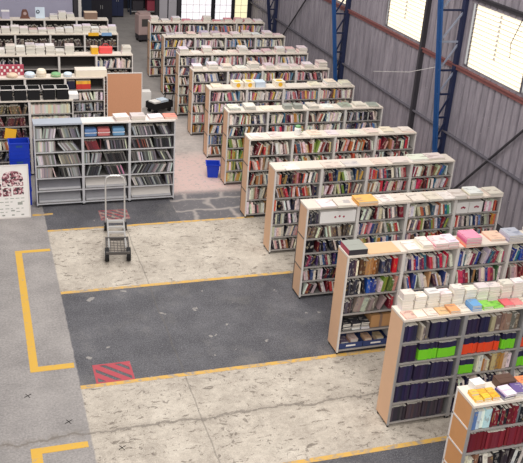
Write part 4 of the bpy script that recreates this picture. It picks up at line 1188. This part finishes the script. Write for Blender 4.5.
def hatch(x0, x1, y0, y1, n, wid, m='red_paint'):
    b = MB(); e = .035; z0, z1 = .0008, .0036
    b.box(x0, x1, y0, y0 + e, z0, z1); b.box(x0, x1, y1 - e, y1, z0, z1); b.box(x0, x0 + e, y0 + e, y1 - e, z0, z1); b.box(x1 - e, x1, y0 + e, y1 - e, z0, z1)
    W, H = x1 - x0 - 2 * e, y1 - y0 - 2 * e
    for i in range(n):      # stripes rising towards the gangway, clipped to the frame
        cx = (i + .5) / n * (W + H) - H
        poly = []
        for (u, v) in ((cx, H), (cx + wid, H), (cx + wid + H, 0), (cx + H, 0)): poly.append((u, v))
        out = poly
        for axis_lim, keep in ((0, lambda p: p[0] >= 0), (W, lambda p: p[0] <= W)):
            res = []
            for k in range(len(out)):
                p, q = out[k], out[(k + 1) % len(out)]
                if keep(p): res.append(p)
                if keep(p) != keep(q):
                    s = (axis_lim - p[0]) / (q[0] - p[0]); res.append((axis_lim, p[1] + s * (q[1] - p[1])))
            out = res
            if not out: break
        if len(out) > 2: b.poly([(x0 + e + u, y0 + e + v) for u, v in reversed(out)], z0, z1)
    trim(b, m)


hatch(-4.16, -3.55, 3.50, 4.02, 4, .15)
hatch(-3.22, -2.58, 9.55, 10.08, 5, .12, 'red_faded')
for (x, y) in ((-5.21, 3.41), (-4.68, 2.65), (-4.02, 1.9)):      # small black crosses painted on the floor
    b = MB()
    b.bar((x - .055, y - .03, .002), (x + .055, y + .04, .002), .002, .018); b.bar((x - .03, y + .055, .0022), (x + .03, y - .055, .0022), .002, .016)
    trim(b, 'black')

# ------------------------------------------------------------------ the corrugated wall with its louvred windows
def steel_material():
    m, nt, b = new_mat('corrugated_sheet')
    L = nt.links
    tc = nt.nodes.new('ShaderNodeTexCoord')
    mp = nt.nodes.new('ShaderNodeMapping'); mp.inputs['Scale'].default_value = (1, 1, .16); L.new(tc.outputs['Object'], mp.inputs[0])
    n = nt.nodes.new('ShaderNodeTexNoise'); n.inputs['Scale'].default_value = 5; n.inputs['Detail'].default_value = 6; n.inputs['Roughness'].default_value = .7; L.new(mp.outputs[0], n.inputs['Vector'])
    r = nt.nodes.new('ShaderNodeValToRGB'); e = r.color_ramp.elements
    e[0].position = .32; e[0].color = hexc('7A747C') + (1,); e[1].position = .68; e[1].color = hexc('A29AA2') + (1,)
    L.new(n.outputs['Fac'], r.inputs[0])
    n2 = nt.nodes.new('ShaderNodeTexNoise'); n2.inputs['Scale'].default_value = 34; n2.inputs['Detail'].default_value = 2; L.new(tc.outputs['Object'], n2.inputs['Vector'])
    g = nt.nodes.new('ShaderNodeMath'); g.operation = 'GREATER_THAN'; g.inputs[1].default_value = .74; L.new(n2.outputs['Fac'], g.inputs[0])
    mx = nt.nodes.new('ShaderNodeMixRGB'); L.new(g.outputs[0], mx.inputs[0]); L.new(r.outputs[0], mx.inputs[1]); mx.inputs[2].default_value = hexc('C8C2C4') + (1,)
    L.new(mx.outputs[0], b.inputs['Base Color']); b.inputs['Roughness'].default_value = .55; b.inputs['Metallic'].default_value = .15
    return m


STEEL = steel_material()
Y0, Y1 = -2.0, 27.0
WINS = [(7.72, 9.98), (12.28, 14.45), (17.1, 19.3), (3.2, 5.4)]
Z1, Z2, ZT = 3.24, 4.72, 7.5


def corrugated(b, y0, y1, z0, z1, x=XW, per=.26, dep=.05):
    ys = []
    k = math.floor(y0 / per)
    prof = ((0, 0), (.74, 0), (.80, 1), (.94, 1))
    pts = []
    while k * per < y1 + per:
        for u, v in prof:
            y = (k + u) * per
            if y0 <= y <= y1: pts.append((y, x - .05 + v * dep))
        k += 1
    n = len(b.v)
    for (y, xx) in pts: b.v += [(xx, y, z0), (xx, y, z1)]
    for i in range(len(pts) - 1):
        b.f.append((n + 2 * i, n + 2 * i + 1, n + 2 * i + 3, n + 2 * i + 2)); b.mi.append(0)


wb = MB()
corrugated(wb, Y0, Y1, 0, Z1)
edges = sorted(WINS)
cur = Y0
for a, c in edges:
    corrugated(wb, cur, a, Z1, Z2); cur = c
corrugated(wb, cur, Y1, Z1, Z2)
corrugated(wb, Y0, Y1, Z2, ZT)
wb.box(XW + .05, XW + .09, Y0, Y1, 0, Z1)          # outer skin
struct(wb.build('wall_right', STEEL))

wn = 0
for (a, c) in edges:
    if c < 6: continue
    wn += 1
    fr = MB(); fr.box(XW - .005, XW + .04, a - .02, a, Z1, Z2); fr.box(XW - .005, XW + .04, c, c + .02, Z1, Z2); fr.box(XW - .01, XW + .04, a - .02, c + .02, Z2, Z2 + .05)
    wo = struct(fr.build(f'window_{wn}', M['girt_grey']))
    MB().box(XW + .03, XW + .035, a, c, Z1, Z2).build('pane', M['pane'], wo)
    sl = MB()
    z = Z1 + .10
    while z < Z2 - .02:
        sl.obox((XW + .005, (a + c) / 2, z), (.045, c - a, .007), Matrix.Rotation(.5, 3, 'Y')); z += .105
    sl.build('louvre', M['louvre'], wo)
    ml = MB(); ym = a + (c - a) * .52
    z = Z1 + .42
    while z < Z2 - .03:
        ml.box(XW - .02, XW + .01, ym - .022, ym + .022, z, z + .05); z += .105
    ml.build('mullion', M['glass_bar'], wo)


def girt(z, w, m, y0=Y0, y1=Y1, x=XW - .06):
    b = MB(); b.box(x - .05, x + .02, y0, y1, z - w / 2, z + w / 2); b.box(x - .09, x - .05, y0, y1, z + w / 2 - .02, z + w / 2 + .012); return trim(b, m)


girt(3.14, .11, 'girt_red'); girt(1.48, .055, 'girt_grey'); girt(4.86, .10, 'girt_dark')
trim(MB().box(XW - .06, XW - .036, Y0, Y1, 0, .22), 'girt_dark')
for y, w in ((12.05, .10), (5.35, .10)): trim(MB().box(XW - .17, XW - .04, y - w / 2, y + w / 2, 0, ZT), 'girt_dark')
for y in (7.95, 14.72, 17.42, 19.9, 21.9): trim(MB().box(XW - .045, XW - .032, y - .022, y + .022, 0, Z1 - .06), 'girt_dark')


def brace(p, q, r=.028): trim(MB().tube([p, q], r, 8), 'girt_dark')


brace((XW - .12, 9.55, .12), (XW - .12, 4.2, 5.6), .03)
brace((XW - .12, 22.9, .9), (XW - .12, 17.6, 5.3), .025)
trim(MB().tube([(5.12, 10.32, 3.16), (5.3, 12.2, 2.50), (5.46, 14.64, 1.86)], .007, 6), 'white_paint')      # thin cord slung between column and post
trim(MB().tube([(XW - .12, 7.75, 5.2), (XW - .12, 8.2, 4.2), (XW - .11, 8.15, 3.9)], .009, 6), 'girt_dark')

TL = ['blue tapered lattice column between the two bright louvred windows', 'blue tapered lattice column at the far edge of the second bay of wall', 'dark lattice column by the end wall behind the eleventh row']
for q, y in enumerate((10.32, 17.0, 23.7)):
    t = thing('lattice_column', TL[q], 'column', (XW, y, 0), 0, 'steel lattice columns along the corrugated wall')
    xi0, xi1 = -.27, -.87          # inner chord leans away from the wall going up
    xo = -.06 if q != 0 else -.02
    TOP = 6.4
    inx = lambda z: xi0 + (xi1 - xi0) * (z - 1.0) / 4.6 * 1.0 if z > 1.0 else xi0
    chord = MB()
    for s in (-1, 1):
        chord.bar((xi0, s * .055, 0), (xi0, s * .055, 1.0), .07, .02); chord.bar((xi0, s * .055, 1.0), (inx(TOP), s * .055, TOP), .07, .02)
    chord.bar((xi0 - .035, 0, 0), (xi0 - .035, 0, 1.0), .012, .11); chord.bar((xi0 - .035, 0, 1.0), (inx(TOP) - .035, 0, TOP), .012, .11)
    chord.build('inner_chord', M['truss_blue'] if q < 2 else M['truss_navy'], t)
    MB().box(xo - .12, xo, -.07, .07, 0, TOP).build('outer_chord', M['truss_navy'], t)
    zs = [.15, .75, 1.3, 1.85, 2.45, 3.05, 3.75, 4.5, 5.3, 6.2]
    for i in range(len(zs) - 1):
        za, zb = zs[i], zs[i + 1]
        pm = 'pale_steel' if (q == 0 and za > 2.2) else 'truss_navy'
        MB().bar((inx(za), 0, za), (xo - .06, 0, zb), .03, .04).build('diagonal', M[pm], t)
        MB().bar((inx(zb), 0, zb), (xo - .06, 0, zb), .035, .045).build('strut', M[pm if i % 2 else 'truss_navy'], t)
    MB().box(xi0 - .1, xo + .0, -.12, .12, 0, .02).build('base_plate', M['truss_navy'], t)

# ------------------------------------------------------------------ end wall, partition, deep bay
YE = 27.0
b = MB(); XL = 1.55
wins = [(2.5, 3.85, 'pane_white'), (3.93, 4.72, 'pane_white'), (4.78, 5.42, 'pane_yellow')]
ZE0, ZE1 = .70, 3.4
b.box(XL, XW + .1, YE, YE + .12, 0, ZE0); b.box(XL, wins[0][0], YE, YE + .12, ZE0, ZE1); b.box(XL, XW + .1, YE, YE + .12, ZE1, 6)
b.box(wins[0][1], wins[1][0], YE, YE + .12, ZE0, ZE1); b.box(wins[1][1], wins[2][0], YE, YE + .12, ZE0, ZE1); b.box(wins[2][1], XW + .1, YE, YE + .12, ZE0, ZE1)
struct(b.build('wall_back', M['dark_wall']))
b = MB()
for (x0, x1) in ((1.62, 1.95), (2.0, 2.33)): b.box(x0, x1, YE - .03, YE - .001, .05, 3.6)
trim(b, 'pale_panel')
trim(MB().box(1.45, 1.58, YE - .1, YE + .1, 0, 5), 'girt_dark'); trim(MB().box(2.36, 2.48, YE - .1, YE - .001, 0, 5), 'girt_dark')
for i, (x0, x1, m) in enumerate(wins):
    fr = MB()
    fr.box(x0, x1, YE - .03, YE + .02, ZE0, ZE0 + .05); fr.box(x0, x0 + .04, YE - .03, YE + .02, ZE0 + .05, ZE1); fr.box(x1 - .04, x1, YE - .03, YE + .02, ZE0 + .05, ZE1)
    wn += 1
    wo = struct(fr.build(f'window_{wn}', M['dark_wall']))
    MB().box(x0 + .04, x1 - .04, YE + .05, YE + .06, ZE0 + .05, ZE1).build('pane', M[m], wo)
    g = MB(); nb = max(2, round((x1 - x0) / .28))
    for k in range(1, nb): xx = x0 + (x1 - x0) * k / nb; g.box(xx - .006, xx + .006, YE + .03, YE + .05, ZE0 + .05, ZE1)
    z = ZE0 + .35
    while z < ZE1: g.box(x0 + .04, x1 - .04, YE + .03, YE + .05, z - .006, z + .006); z += .3
    g.build('glazing_bar', M['glass_bar'], wo)
struct(MB().box(-11, -2.15, 24.2, 24.32, 0, 6).build('wall_partition', M['lilac_wall']))
trim(MB().box(-2.12, -1.98, 24.1, 24.34, 0, 6), 'girt_dark'); trim(MB().box(-1.95, -1.84, 24.15, 24.3, 0, 6), 'white_metal')
struct(MB().box(-11, 7, 33, 33.15, 0, 6).build('wall_far', M['dark_wall']))
struct(MB().box(-11.15, -11, -12, 33, 0, 7).build('wall_left', M['pale_panel']))

# ------------------------------------------------------------------ light: pale daylight from roof lights over the hall, plus an added front fill
w = bpy.data.worlds.new('world'); SC.world = w; w.use_nodes = True
bg = w.node_tree.nodes['Background']; bg.inputs[0].default_value = (1.0, .985, .97, 1); bg.inputs[1].default_value = .55


def area(name, loc, rot, sx, sy, e, col=(1, .97, .93)):
    l = bpy.data.lights.new(name, 'AREA'); l.shape = 'RECTANGLE'; l.size = sx; l.size_y = sy; l.energy = e; l.color = col
    o = bpy.data.objects.new(name, l); COL.objects.link(o); o.location = loc; o.rotation_euler = rot
    return o


area('roof_and_fill_light', (-1.5, 3, 10.5), (math.radians(12), 0, 0), 5, 12, 820)
area('roof_and_fill_light', (-1.5, 14, 10.5), (math.radians(25), 0, 0), 5, 12, 900)
area('roof_and_fill_light', (-5.5, -8, 9.5), (math.radians(52), 0, math.radians(-20)), 8, 4, 1100)  # fill lamp added behind the camera to brighten shelf fronts and end panels

SC.view_settings.view_transform = 'Standard'
SC.view_settings.look = 'None'
SC.view_settings.exposure = 0.0
SC.view_settings.gamma = 1.0
